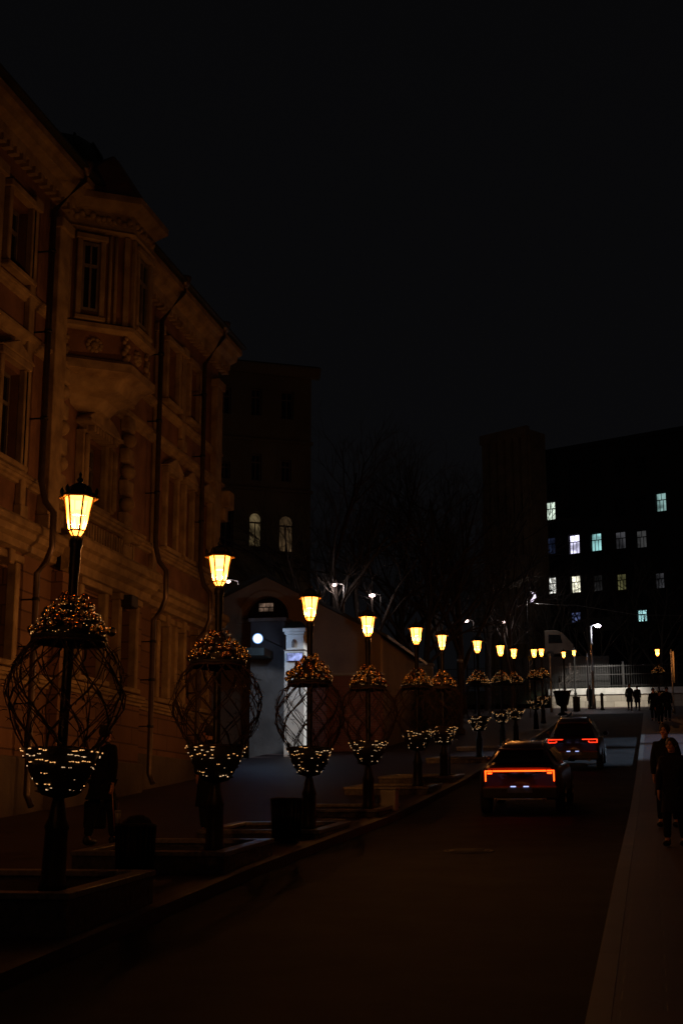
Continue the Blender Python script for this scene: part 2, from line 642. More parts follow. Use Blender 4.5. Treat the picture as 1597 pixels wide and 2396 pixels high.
def window(parent, f, u0, u1, z0, z1, n, m_pane='glass', org=BO, fw=.07, mul=1, trans=.66, m_frame='wood', arch=False):
    mb = MB()
    d0, d1 = n - .06, n + .02
    zc = z1 - ((u1 - u0) / 2 if arch else 0)
    f.box(mb, u0, u0 + fw, z0, zc, d0, d1)
    f.box(mb, u1 - fw, u1, z0, zc, d0, d1)
    f.box(mb, u0 + fw, u1 - fw, z0, z0 + fw, d0, d1)
    zt = z0 + (z1 - z0) * trans
    f.box(mb, u0 + fw, u1 - fw, zt - fw / 2, zt + fw / 2, d0, d1 + .004)
    for k in range(1, mul + 1):
        uc = u0 + (u1 - u0) * k / (mul + 1)
        f.box(mb, uc - fw * .35, uc + fw * .35, z0 + fw, zt - fw / 2, d0, d1 - .005)
    if arch:
        r = (u1 - u0) / 2
        um = (u0 + u1) / 2
        A = arc(10, 0, PI)
        for a, b in zip(A, A[1:]):
            q = [f.p(um + (r - fw) * math.cos(a), zc + (r - fw) * math.sin(a), d0), f.p(um + r * math.cos(a), zc + r * math.sin(a), d0),
                 f.p(um + r * math.cos(b), zc + r * math.sin(b), d0), f.p(um + (r - fw) * math.cos(b), zc + (r - fw) * math.sin(b), d0)]
            mb.prism(q, f.n * (d1 - d0))
    else:
        f.box(mb, u0 + fw, u1 - fw, z1 - fw, z1, d0, d1)
        f.box(mb, (u0 + u1) / 2 - fw * .3, (u0 + u1) / 2 + fw * .3, zt + fw / 2, z1 - fw, d0, d1 - .005)
    w_ = mb.build('window', m_frame, parent, org)
    pm = MB()
    if arch:
        r = (u1 - u0) / 2 - .01
        um = (u0 + u1) / 2
        poly = [f.p(u0 + .01, z0 + .01, n - .03), f.p(u1 - .01, z0 + .01, n - .03)] + [f.p(um + r * math.cos(a), zc + r * math.sin(a), n - .03) for a in arc(12, 0, PI)]
        pm.prism(poly, f.n * -.012)
    else:
        f.box(pm, u0 + .012, u1 - .012, z0 + .012, z1 - .012, n - .042, n - .03)
    pm.build('pane', m_pane, w_)
    w_.children[0].data.transform(Matrix.Translation(-Vector(org)))
    return w_


for (a, b, z0, z1, st) in wins:
    bay = 29 < a < 34.3 and st == 0
    base = .28 if bay else 0
    window(B, fr, a, b, z0, z1, -.22)
    s = MB()
    jw = .2 if st == 0 else .16
    pr = .2 if st == 0 else .14
    fr.box(s, a - jw, a, z0 - .05, z1 + .12, base - .03, base + pr)
    fr.box(s, b, b + jw, z0 - .05, z1 + .12, base - .03, base + pr)
    fr.box(s, a - jw - .06, b + jw + .06, z1 + .12, z1 + .28, base - .03, base + pr + .06)
    fr.box(s, a - jw - .05, b + jw + .05, z0 - .17, z0 - .05, base - .03, base + pr + .07)
    if st == 0 and not bay:
        # keystone
        mid = (a + b) / 2
        s.prism([fr.p(mid - .09, z1 + .0, base - .02), fr.p(mid + .09, z1 + .0, base - .02), fr.p(mid + .14, z1 + .32, base - .02), fr.p(mid - .14, z1 + .32, base - .02)], fr.n * (pr + .14))
    if st == 1:
        mid, hw = (a + b) / 2, (b - a) / 2 + .34
        if 30 < a < 32:     # segmental pediment below the oriel
            hw = 1.05
            P = [fr.p(mid - hw, z1 + .26, base)]
            for t in arc(10, PI * .82, PI * .18):
                P.append(fr.p(mid + hw * math.cos(t) / math.cos(PI * .18), z1 + .0 + .72 * math.sin(t) / 1.0, base))
            P.append(fr.p(mid + hw, z1 + .26, base))
            s.prism(P, fr.n * .34)
            for k in range(9):   # dentils
                u = mid - .72 + k * .18
                fr.box(s, u - .05, u + .05, z1 + .10, z1 + .27, base, base + .38)
            fr.box(s, mid - hw - .02, mid + hw + .02, z1 + .27, z1 + .36, base, base + .42)
            for u in (a - .42, b + .18):
                fr.box(s, u, u + .24, z0 - .05, z1 + .12, base, base + .22)
                s.tube([fr.p(u + .12, z0, .24), fr.p(u + .12, z1, .24)], .08, 10)
        else:
            s.prism([fr.p(mid - hw, z1 + .28, base - .02), fr.p(mid + hw, z1 + .28, base - .02), fr.p(mid, z1 + .62, base - .02)], fr.n * (pr + .10))
    s.build('window_surround', 'trim', B, BO, bevel=.02)

# the oriel: canted bay on a corbel, with parapet panel, window and frieze
ox = [(-13.0, 29.0), (-11.72, 30.05), (-11.72, 31.35), (-13.0, 32.4)]


def ring(k, z):   # plan grown by k
    c = Vector((-12.6, 30.7))
    out = []
    for i, (x, y) in enumerate(ox):
        dx, dy = x - c.x, y - c.y
        X = x if i in (0, 3) else x + k
        Yy = y + (k * .9 if y > c.y else -k * .9)
        out.append((X, Yy, z))
    return out


def loft(levels):
    mb = MB()
    n = 4
    vs = [p for L in levels for p in L]
    fs = [(0, 1, 2, 3), tuple((len(levels) - 1) * n + k for k in (3, 2, 1, 0))]
    for i in range(len(levels) - 1):
        for k in range(n):
            k2 = (k + 1) % n
            fs.append((i * n + k, (i + 1) * n + k, (i + 1) * n + k2, i * n + k2))
    mb.add(vs, fs)
    return mb


OR = MB()


def shrink(t, z):
    c = Vector((-12.98, 30.7))
    return [(c.x + (x - c.x) * t, c.y + (y - c.y) * (.35 + .65 * t), z) for x, y, _ in ring(.16, 0)]


loft([shrink(.06, 9.55), shrink(.30, 9.62), shrink(.42, 9.85), shrink(.70, 9.98), shrink(.80, 10.22), shrink(1, 10.32), shrink(1, 10.52), shrink(.93, 10.6)]).build('corbel', 'trim', B, BO)
loft([ring(-.04, 10.6), ring(-.04, 11.28)]).build('oriel_parapet', 'wall', B, BO)
loft([ring(.03, 11.28), ring(.16, 11.34), ring(.16, 11.44), ring(.02, 11.48)]).build('oriel_sill', 'trim', B, BO)
oriel = loft([ring(0, 11.48), ring(0, 13.75)]).build('oriel_wall', 'wall', B, BO)
loft([ring(.02, 13.75), ring(.12, 13.82), ring(.06, 13.9), ring(.06, 14.3), ring(.24, 14.42), ring(.34, 14.5), ring(.34, 14.66), ring(.2, 14.72)]).build('oriel_cornice', 'trim', B, BO)
# relief ornaments on the frieze and the parapet
fo = FR((ox[0][0], ox[0][1], 0), (ox[1][0] - ox[0][0], ox[1][1] - ox[0][1], 0))
ff = FR((ox[1][0], ox[1][1], 0), (0, 1, 0))
fg = FR((ox[2][0], ox[2][1], 0), (ox[3][0] - ox[2][0], ox[3][1] - ox[2][1], 0))
LO = math.hypot(1.28, 1.05)
random.seed(5)
for f_, L_ in ((fo, LO), (ff, 1.3), (fg, LO)):
    om = MB()
    u = .12
    while u < L_ - .05:
        q = f_.p(u, 14.1 + .05 * math.sin(u * 21), .07)
        om.ball(q, random.uniform(.06, .09), 7, 5)
        om.ball(f_.p(u + .06, 14.02 + .1 * random.random(), .06), .045, 6, 4)
        u += .13
    om.build('frieze_relief', 'trim', B, BO)
for f_, uc in ((fo, LO * .5), (ff, .65)):
    om = MB()
    for k in range(10):
        t = k / 10 * 2 * PI
        om.ball(f_.p(uc + .16 * math.cos(t), 10.95 + .13 * math.sin(t), -.02), .065, 7, 5)
    om.ball(f_.p(uc, 10.95, -.02), .11, 9, 6)
    om.build('parapet_rosette', 'trim', B, BO)
for f_, uu in ((fo, .12), (fo, LO - .06), (ff, 1.26)):
    om = MB()
    for k in range(7):
        om.ball(f_.p(uu + .05 * math.sin(k * 2.1), 10.68 + k * .09, .0), .09 - .006 * k, 8, 6)
    om.build('parapet_swag', 'trim', B, BO)
for f_, u0, u1 in ((fo, .42, .86), (ff, .3, 1.0), (fg, .5, 1.1)):
    wn = window(B, f_, u0, u1, 11.75, 13.45, .05)
    s = MB()
    f_.box(s, u0 - .13, u0, 11.6, 13.5, 0, .13)
    f_.box(s, u1, u1 + .13, 11.6, 13.5, 0, .13)
    f_.box(s, u0 - .17, u1 + .17, 13.5, 13.64, 0, .17)
    f_.box(s, u0 - .15, u1 + .15, 11.5, 11.6, 0, .18)
    s.build('window_surround', 'trim', B, BO, bevel=.015)
s = MB()
for f_, u in ((fo, .04), (fo, LO - .2), (ff, .02), (ff, 1.16), (fg, .02)):
    f_.box(s, u, u + .14, 11.49, 13.74, 0, .09)
for f_, u in ((fo, 1.12), (fo, 1.26)):
    s.tube([f_.p(u, 11.5, .06), f_.p(u, 13.7, .06)], .045, 8)
s.build('oriel_pilaster', 'trim', B, BO, bevel=.01)
# pointed gable over the oriel
gm = MB()
gm.add([ring(.2, 14.72)[0], ring(.2, 14.72)[1], ring(.2, 14.72)[2], ring(.2, 14.72)[3], (-12.45, 30.5, 16.25), (-12.45, 30.9, 16.25), (-13.9, 30.7, 16.0)],
       [(0, 1, 4), (1, 2, 5, 4), (2, 3, 5), (3, 6, 5), (6, 0, 4), (4, 5, 6), (0, 3, 2, 1), (0, 6, 3)])
gm.build('oriel_gable', 'wall', B, BO, bevel=.02)
# roof
rm = MB()
rm.prism([(FX + .75, Y0, 14.95), (FX + .75, Y0, 15.01), (FX - 4.8, Y0, 16.6), (FX - 12, Y0, 14.8), (FX - 12, Y0, 14.7)], (0, Y1 + .6 - Y0, 0))
rm.build('roof', 'roof', B, BO)
dm = MB()   # bulging dormer dome above the oriel
DC = (FX - 1.5, 31.9, 15.2)
dm.lathe([(1.05, 0), (1.3, .45), (1.3, 1.1), (1.1, 1.8), (.85, 2.2), (.3, 2.35), (.1, 2.45)], 10, DC)
for k in range(8):
    t = k * PI / 4
    dm.tube([(DC[0] + r * math.cos(t), DC[1] + r * math.sin(t), DC[2] + z) for r, z in [(1.08, 0), (1.33, .45), (1.33, 1.1), (1.13, 1.8), (.87, 2.22)]], .04, 5)
dm.build('roof_dome', 'roof', B, BO)


# drainpipes
def drainpipe(yt):
    mb = MB()
    x = FX + .34
    zt = 14.9
    mb.tube([(FX + .62, yt + 1.0, zt + .05), (FX + .62, yt + 1.0, zt - .2), (x, yt, 13.5), (x, yt, 7.2), (x + .12, yt, 6.75), (x + .32, yt, 6.5),
             (x + .32, yt, 5.75), (x + .2, yt, 5.45), (x, yt, 5.2), (x, yt, g(yt) + .55), (x + .12, yt, g(yt) + .3)], .07, 10)
    mb.lathe([(.09, 0), (.19, .28), (.2, .34)], 10, (FX + .62, yt + 1.0, zt - .1))
    d = mb.build('drainpipe', 'pipe', B, BO)
    for z in (12.5, 10.6, 8.6, 4.6, 3.6, 2.4):
        cl = MB()
        cl.tube([(x, yt, z), (x, yt, z + .07)], .088, 10)
        cl.box(FX, x, yt - .02, yt + .02, z + .02, z + .05)
        cl.build('pipe_clamp', 'iron', d, BO)


for yt in (27.6, 34.9, 38.75, 21.0):
    drainpipe(yt)
# the loudspeaker-like box under the cornice
bx = MB()
bx.box(FX + .35, FX + .75, 32.2, 32.65, 5.15, 5.45)
bx.build('wall_box', 'plastic', B, BO, bevel=.02)


# ================================================================== STREET LANTERNS with their bauble baskets
LROT = .18


def hexpt(r, z, k, rot=LROT):
    t = rot + PI / 3 * k
    return (r * math.cos(t), r * math.sin(t), z)


RZ = 3.98   # height of the lantern's rim above the pavement


def make_lantern():
    L = thing('street_lantern', (0, 0, 0), '', 'street lamp', 'amber lanterns along the street')
    m = MB()
    m.lathe([(.135, .10), (.135, .22), (.118, .26), (.108, .70), (.12, .74), (.09, .82), (.072, .92), (.055, 1.0), (.066, 1.03), (.05, 1.07),
             (.048, 3.18), (.055, 3.2), (.055, 3.44), (.066, 3.46), (.066, 3.52), (.045, 3.56), (.02, 3.6)], 12)
    m.build('post', 'iron', L)
    # tapered cage
    c = MB()
    zb, zt = RZ - .36, RZ - .015
    for k in range(6):
        a, b = hexpt(.083, zb, k), hexpt(.148, zt, k)
        c.tube([a, b], .0115, 6)
        c.tube([hexpt(.083, zb, k), hexpt(.083, zb, k + 1)], .010, 5)
        c.tube([hexpt(.148, zt, k), hexpt(.148, zt, k + 1)], .011, 5)
        c.tube([hexpt(.083, zb, k), hexpt(.062, zb - .03, k), hexpt(.035, zb - .07, k), hexpt(.028, zb - .13, k)], .009, 5)
    c.lathe([(.072, zb - .002), (.074, zb + .004), (.03, zb + .012)], 12)  # opaque base disc added to block lamplight falling on the road
    c.lathe([(.022, zb - .16), (.034, zb - .13), (.02, zb - .11)], 8)
    c.build('cage', 'lit_iron', L)
    for k in range(6):
        p = MB()
        q = [Vector(hexpt(.080, zb + .008, k)), Vector(hexpt(.080, zb + .008, k + 1)), Vector(hexpt(.144, zt, k + 1)), Vector(hexpt(.144, zt, k))]
        p.add(q, [(0, 1, 2, 3)])
        p.build('pane', 'lglass', L)
    p = MB()
    for k in range(6):
        p.add([hexpt(.078, zb - .008, k), hexpt(.078, zb - .008, k + 1), hexpt(.034, zb - .07, k + 1), hexpt(.034, zb - .07, k)], [(0, 1, 2, 3)])
    p.build('lower_pane', 'lglass', L)
    r = MB()
    # flared rim and crown
    rb_ = MB()
    rb_.lathe([(.146, RZ - .016), (.198, RZ - .036), (.206, RZ - .03), (.206, RZ - .022), (.15, RZ - .004)], 6, smooth=False, a0=LROT)
    rb_.build('rim', 'lit_iron', L)
    prof = [(.15, RZ - .003), (.20, RZ - .018), (.198, RZ - .01), (.15, RZ + .025), (.125, RZ + .035), (.115, RZ + .085), (.09, RZ + .10), (.05, RZ + .12), (.02, RZ + .13)]
    r.lathe([(a, z) for a, z in prof], 6, smooth=False, a0=LROT)
    r.build('roof', 'iron', L)
    for k in range(6):
        s = MB()
        x, y, z = hexpt(.175, RZ + .0, k)
        s.lathe([(.004, 0), (.018, .02), (.02, .05), (.01, .07), (.003, .085)], 7, (x, y, z))
        s.build('finial', 'iron', L)
    s = MB()
    s.lathe([(.02, RZ + .13), (.035, RZ + .16), (.012, RZ + .19), (.018, RZ + .215), (.002, RZ + .25)], 8)
    s.build('finial', 'iron', L)
    rf = MB()  # disc added to keep lamplight off the upper facade
    rf.lathe([(.09, RZ - .20), (.08, RZ - .19), (.03, RZ - .15)], 12)
    rf.build('cutoff_disc', 'white', L)
    plight('bulb', (0, 0, RZ - .318), LAMP_W, (1.0, .375, .10), L, .02)
    return L


LAMP_W = 145
# heights above the pavement for the decoration
TZ = 2.56     # tray


def make_basket(full=True, seed=11):
    D = thing('bauble_basket', (0, 0, 0), '', 'decoration', 'bauble baskets on the lantern posts')
    t = MB()
    t.lathe([(.052, TZ - .05), (.36, TZ - .05), (.37, TZ - .03), (.37, TZ), (.052, TZ)], 28)
    t.build('tray', 'board', D)
    random.seed(seed)
    # woven vine cage: barrel between the tray and the lower basket
    prof = [(TZ - .04, .34), (TZ - .18, .47), (TZ - .36, .55), (TZ - .55, .575), (TZ - .74, .54), (TZ - .92, .45), (TZ - 1.08, .36)]

    def R(z):
        for (za, ra), (zb, rb) in zip(prof, prof[1:]):
            if z >= zb:
                return ra + (rb - ra) * (za - z) / (za - zb)
        return prof[-1][1]
    v = MB()
    nn = 9 if full else 8
    for s_ in (-1, 1):
        for k in range(nn):
            for strand in range(2 if full else 1):
                a0 = 2 * PI * k / nn + random.uniform(-.06, .06)
                pts = []
                for i in range(9):
                    z = TZ - .03 - i * .132
                    a = a0 + s_ * i * .20 + random.uniform(-.045, .045)
                    r = R(z) + random.uniform(-.028, .028)
                    pts.append((r * math.cos(a), r * math.sin(a), z))
                v.tube(pts, random.uniform(.0048, .0088) if full else .009, 5 if full else 3)
    for z, r_ in ((TZ - .06, .36), (TZ - 1.09, .35)):
        v.tube([(r_ * math.cos(a), r_ * math.sin(a), z + random.uniform(-.01, .01)) for a in arc(20, 0, 2 * PI)], .018, 5)
    for k in range(9 if full else 0):      # loose wandering shoots
        a = random.uniform(0, 2 * PI)
        da = random.uniform(-.3, .3)
        v.tube([((R(TZ - .03 - i * .13) + random.uniform(-.05, .05)) * math.cos(a + da * i), (R(TZ - .03 - i * .13) + random.uniform(-.05, .05)) * math.sin(a + da * i), TZ - .03 - i * .13) for i in range(9)], random.uniform(.004, .007), 4)
    for k in range(130 if full else 0):     # stray twig ends
        z = TZ - random.uniform(.1, 1.0)
        a = random.uniform(0, 2 * PI)
        r = R(z)
        p = Vector((r * math.cos(a), r * math.sin(a), z))
        q = p + Vector((math.cos(a) * random.uniform(0, .09), math.sin(a) * random.uniform(0, .09), random.uniform(-.08, .08))) + Vector((random.uniform(-.05, .05), random.uniform(-.05, .05), 0))
        v.tube([p, (p + q) / 2 + Vector((0, 0, .012)), q], [.005, .004, .002], 4)
    v.build('vine_cage', 'twig', D)
    # lower basket: an inverted cone of dark boughs
    lz0, lz1 = TZ - 1.10, TZ - 1.52
    b = MB()
    b.lathe([(.36, lz0), (.30, (lz0 + lz1) / 2), (.17, lz1), (.055, lz1 - .03)], 18)
    for k in range(90 if full else 26):
        f = random.random()
        z = lz0 + (lz1 - lz0) * f
        a = random.uniform(0, 2 * PI)
        r = .36 - .19 * f
        p = Vector((r * math.cos(a), r * math.sin(a), z))
        b.tube([p, p + Vector((math.cos(a) * .05, math.sin(a) * .05, random.uniform(-.02, .04)))], [.012, .003], 4)
    b.build('lower_basket', 'board', D)
    # strings of fairy lights, whose glowing beads also paint reflected glints
    rows = [(lz0 - .005 - k * .052, .39 - .027 * k) for k in range(8)]
    for k, (z, r) in enumerate(rows):
        s = MB()
        wv = random.uniform(0, 6)
        gaps = [(2 * PI * (q_ + random.uniform(-.3, .3)) / 5, random.uniform(.18, .42)) for q_ in range(5)]
        a = 0.0
        while a < 2 * PI:
            da = random.uniform(.05, .16)
            if not any(abs((a - ga + PI) % (2 * PI) - PI) < gw for ga, gw in gaps) and random.random() < .72:
                rr = r + random.uniform(-.008, .008)
                zz = z + .012 * math.sin(a * 9 + wv) + random.uniform(-.006, .006)
                if full:
                    s.tube([((rr + random.uniform(-.004, .004)) * math.cos(t), rr * math.sin(t), zz + random.uniform(-.004, .004)) for t in arc(3, a, a + da)], random.uniform(.0012, .0024), 4)
                    for _ in range(2):
                        t = a + random.random() * da
                        s.ball((rr * math.cos(t), rr * math.sin(t), zz), random.uniform(.0035, .0068), 5, 4)
                else:
                    s.ball((rr * math.cos(a), rr * math.sin(a), zz), random.uniform(.006, .011), 5, 4)
            a += da + random.uniform(.04, .10)
        s.build('light_string', 'fairyw' if k % 2 else 'fairy', D)
    crow = [(TZ + .015, .375), (TZ + .09, .37), (TZ + .15, .33), (TZ + .22, .285), (TZ + .29, .225), (TZ + .36, .16)]
    for k, (z, r) in enumerate(crow):
        s = MB()
        n = int(r * 2 * PI / (.03 if full else .06))
        for i in range(n):
            if random.random() < .62:
                continue
            a = 2 * PI * i / n
            s.ball((r * math.cos(a), r * math.sin(a), z + random.uniform(-.01, .01)), random.uniform(.002, .004) if full else .006, 5, 4)
        s.build('light_string', 'fairy', D)
    # baubles heaped in a cone on the tray
    spots = []
    random.seed(seed * 7 + 2)
    tries = 0
    while len(spots) < 74 and tries < 6000:
        tries += 1
        f = random.random() ** 1.35
        z = TZ + .03 + f * .38
        rad = random.choice([.028, .034, .042, .05])
        rmax = .335 * (1 - f) ** .9 + .09
        a = random.uniform(0, 2 * PI)
        r = rmax * random.uniform(.75, 1)
        p = Vector((r * math.cos(a), r * math.sin(a), z + rad * .3))
        if all((p - q).length > (rad + s_) * .86 for q, s_ in spots):
            spots.append((p, rad))
    mats = ['gold', 'gold', 'goldm', 'bronze', 'gold', 'bronze']
    base = {}
    for i, (p, rad) in enumerate(spots if full else spots[::2]):
        mm = mats[i % 6]
        if mm not in base:
            q = MB()
            q.ball((0, 0, 0), 1, *((14, 10) if full else (8, 6)))
            base[mm] = ob = q.build('bauble', mm, D)
        else:
            ob = base[mm].copy()
            col.objects.link(ob)
            ob.parent = D
        k = rad if full else rad * 1.3
        ob.location = p
        ob.scale = (k, k, k)
    cone = MB()
    cone.lathe([(.30, TZ + .001), (.2, TZ + .16), (.09, TZ + .34), (.052, TZ + .4)], 14)
    cone.build('cone_frame', 'board', D)
    return D


k_ = 1.0187
LP = [(181, 1138), (505, 1275), (712, 1370), (844, 1415), (955, 1441), (1014, 1458), (1095, 1471), (1148, 1482), (1179, 1490), (1225, 1491), (1242, 1490),
      (1293, 1497), (1317, 1494)]
LLAB = ['nearest and largest amber street lantern, at the left in front of the oriel building',
        'second largest amber street lantern, in front of the far end of the ornate facade',
        'third amber street lantern from the left, right above the white gate pillar',
        'fourth amber street lantern from the left, in front of the lit gable edge',
        'fifth amber street lantern from the left, its bauble heap before a dark hedge',
        'sixth amber street lantern from the left, over the pale wall panel',
        'seventh amber street lantern from the left, standing apart in mid row',
        'eighth amber street lantern, left one of a close pair behind the nearer car',
        'ninth amber street lantern, right one of the close pair behind the nearer car',
        'tenth amber street lantern, directly right of the small yellow sign',
        'eleventh amber street lantern, right-hand one of the two beside the small yellow sign',
        'twelfth amber street lantern, above the tapered planter tub at the pale wall',
        'thirteenth and last amber street lantern of the left row, nearest the tall white lamp']
BLAB = ['largest bauble basket with open woven cage, on the nearest lantern post at the left',
        'bauble basket on the second lantern post, dark in front of the facade',
        'bauble basket on the third lantern post, lattice cage dark against the white gate pillar',
        'bauble basket on the fourth lantern post, in front of the red brick wall',
        'bauble basket on the fifth lantern post, beside the dark hedge',
        'bauble basket on the sixth lantern post, before the pale wall panel',
        'bauble basket on the seventh lantern post, above the bicycle',
        'bauble basket on the eighth lantern post, left one of the overlapping pair',
        'bauble basket on the ninth lantern post, right one of the overlapping pair',
        'bauble basket on the tenth lantern post, next to the pole of the yellow sign',
        'bauble basket on the eleventh lantern post, last heap of gold balls in the left row']
lantern0 = make_lantern()
basket_full = make_basket(True)
basket_b = make_basket(True, 31)
basket_c = make_basket(True, 57)
basket_far = make_basket(False)
LPOS = []
for i, (x, y) in enumerate(LP):
    q = atX(x * k_, y * k_, -5.5)
    LPOS.append(Vector((q.x, q.y, q.z - RZ)))
R14 = atY(1508 * k_, 1491 * k_, 86)
used = set()


def place(src, loc, label, rz=0):
    if src.name in used:
        o = copy_tree(src)
    else:
        used.add(src.name)
        o = src
    o.location = loc
    o['label'] = label
    o.rotation_euler = (0, 0, rz)
    return o


ROT = [0, .1, -.25, .3, .05, .5, .2, -.1, .3, 0, .2, .4, .1]
for i, p in enumerate(LPOS):
    lo_ = place(lantern0, p, LLAB[i], ROT[i])
    if i < 6:
        bo_ = place([basket_full, basket_b, basket_c][i % 3], p, BLAB[i], i * 1.3 - .2)
        if i == 0:      # the nearest post leans a little
            for o_ in (lo_, bo_):
                o_.rotation_mode = 'ZYX'
                o_.rotation_euler = (0, .028, 0)
                o_.location.x -= .105
    elif i < 11:
        place(basket_far, p, BLAB[i], i * 1.1)
def dim(lamp, f):
    b = [c for c in lamp.children if c.type == 'LIGHT'][0]
    b.data = b.data.copy()
    b.data.energy = LAMP_W * f


for o_ in [o for o in col.objects if o.get('category') == 'street lamp' and o.name.startswith('street_lantern')]:
    yy = o_.location.y
    dim(o_, .8 if yy < 25 else 2.3 if yy < 30 else 1.2 if yy < 36 else .45)
p14 = Vector((R14.x, R14.y, R14.z - RZ))
place(lantern0, p14, 'lone amber street lantern on the right side of the street, far off beyond the pedestrians', .2)
place(basket_far, p14, 'small dim bauble basket on the lone right-hand lantern', 2)
p0 = Vector((-5.5, 8.2, g(8.2) + KH - .05))  # unseen lantern, assumed and added for the reddish light on the near kerb
l0_assumed = place(lantern0, p0, 'assumed unseen amber street lantern beside the camera, next before the largest one', .2)
dim(l0_assumed, .35)
place(basket_full, p0, 'bauble basket on the assumed lantern post beside the camera', 4)


# ================================================================== PLANTERS round the lantern posts
def planter(x0, x1, y0, y1, zt, label):
    def slope(mb):
        mb.v = [(x, y, z + .06 * (y - yc)) for x, y, z in mb.v]
        return mb
    yc = (y0 + y1) / 2
    zb = g(y0) + KH - .1
    o = ((x0 + x1) / 2, yc, g(yc) + KH)
    P = thing('stone_planter', o, label, 'planter', 'granite planters along the kerb')
    m = MB()
    t = .13
    m.box(x0, x1, y0, y0 + t, zb, zt - .06)
    m.box(x0, x1, y1 - t, y1, zb, zt - .06)
    m.box(x0, x0 + t, y0 + t, y1 - t, zb, zt - .06)
    m.box(x1 - t, x1, y0 + t, y1 - t, zb, zt - .06)
    slope(m).build('box', 'granite', P, o, bevel=.008)
    m = MB()
    e = .02
    r = .17
    m.box(x0 - e, x1 + e, y0 - e, y0 + r, zt - .058, zt)
    m.box(x0 - e, x1 + e, y1 - r, y1 + e, zt - .058, zt)
    m.box(x0 - e, x0 + r, y0 + r + .002, y1 - r - .002, zt - .058, zt)
    m.box(x1 - r, x1 + e, y0 + r + .002, y1 - r - .002, zt - .058, zt)
    slope(m).build('coping', 'coping', P, o, bevel=.006)
    m = MB()
    n = 10
    random.seed(int(y0 * 10))
    vs = [(x0 + t + (x1 - x0 - 2 * t) * i / n, y0 + t + (y1 - y0 - 2 * t) * j / n, zt - .09 + random.uniform(-.02, .02)) for j in range(n + 1) for i in range(n + 1)]
    m.add(vs, [(j * (n + 1) + i, j * (n + 1) + i + 1, (j + 1) * (n + 1) + i + 1, (j + 1) * (n + 1) + i) for j in range(n) for i in range(n)], True)
    slope(m).build('soil', 'soil', P, o)


ordn = ['nearest', 'second', 'third', 'fourth', 'fifth', 'sixth', 'seventh', 'eighth']
for i in range(8):
    p = LPOS[i]
    planter(-7.15, -5.17, p.y - .65, p.y + 1.6, p.z + .23, 'granite planter box with pale coping, holding the post of the %s amber lantern' % ordn[i])
planter(-7.15, -5.17, 7.55, 9.75, p0.z + .2, 'granite planter box with pale coping, beside the camera')


# ================================================================== LITTER BINS
def litter_bin(x, y, label, heap):
    zb = g(y) + KH
    Bn = thing('litter_bin', (x, y, zb), label, 'bin', 'litter bins behind the planters')
    m = MB()
    for k in range(20):     # vertical slats round a drum
        a = 2 * PI * k / 20
        m.tube([(.2 * math.cos(a), .2 * math.sin(a), .08), (.225 * math.cos(a), .225 * math.sin(a), .74)], .026, 4)
    m.lathe([(.21, .72), (.245, .72), (.25, .76), (.21, .78)], 20)
    m.lathe([(.05, 0), (.19, .03), (.2, .09)], 16)
    m.build('slatted_drum', 'iron', Bn)
    m = MB()
    m.lathe([(.18, .1), (.2, .7), (.195, .7), (.02, .5)], 16)
    m.build('liner', 'plastic', Bn)
    if heap:
        m = MB()
        m.ball((0.03, 0, .78), .17, 12, 8, (1, 1, .75))
        m.ball((-.08, .05, .74), .12, 10, 7)
        m.build('rubbish_bag', 'plastic', Bn)
    Bn.scale = (1, 1, .86)
    return Bn


b1 = atY(316, 1985, 16.2)
litter_bin(b1.x, 16.2, 'dark slatted litter bin with a heaped rubbish bag, beside the walking person', True)
b2 = atY(670, 1935, 21.3)
litter_bin(b2.x, 21.3, 'dark slatted litter bin without a heap, between the second and third lantern planters', False)
cz = g(16.2) + KH + .78 * .86
cup = thing('coffee_cup', (b1.x - .17, 16.05, cz), 'pale takeaway cup with a straw, standing on the rim of the heaped litter bin', 'cup')
m = MB()
m.lathe([(.028, 0), (.036, .12)], 14)
m.build('cup_body', 'cream', cup)
m = MB()
m.lathe([(.04, .12), (.042, .13), (.036, .15), (.03, .155)], 14)
m.build('lid', 'cream', cup)
m = MB()
m.tube([(0, 0, .15), (.01, 0, .24)], .004, 6)
m.build('straw', 'cream', cup)


# ================================================================== PEOPLE
def skinmesh(name, verts, edges, radii, m, parent, sub=2, root=0):
    me = bpy.data.meshes.new(name)
    me.from_pydata([tuple(v) for v in verts], edges, [])
    ob = bpy.data.objects.new(name, me)
    col.objects.link(ob)
    ob.parent = parent
    md = ob.modifiers.new('skin', 'SKIN')
    me.materials.append(M[m])
    for i, v in enumerate(me.skin_vertices[0].data):
        r = radii[i]
        v.radius = r if isinstance(r, tuple) else (r, r)
        v.use_root = (i == root)
    md.use_smooth_shade = True
    s = ob.modifiers.new('sub', 'SUBSURF')
    s.levels = s.render_levels = sub
    return ob


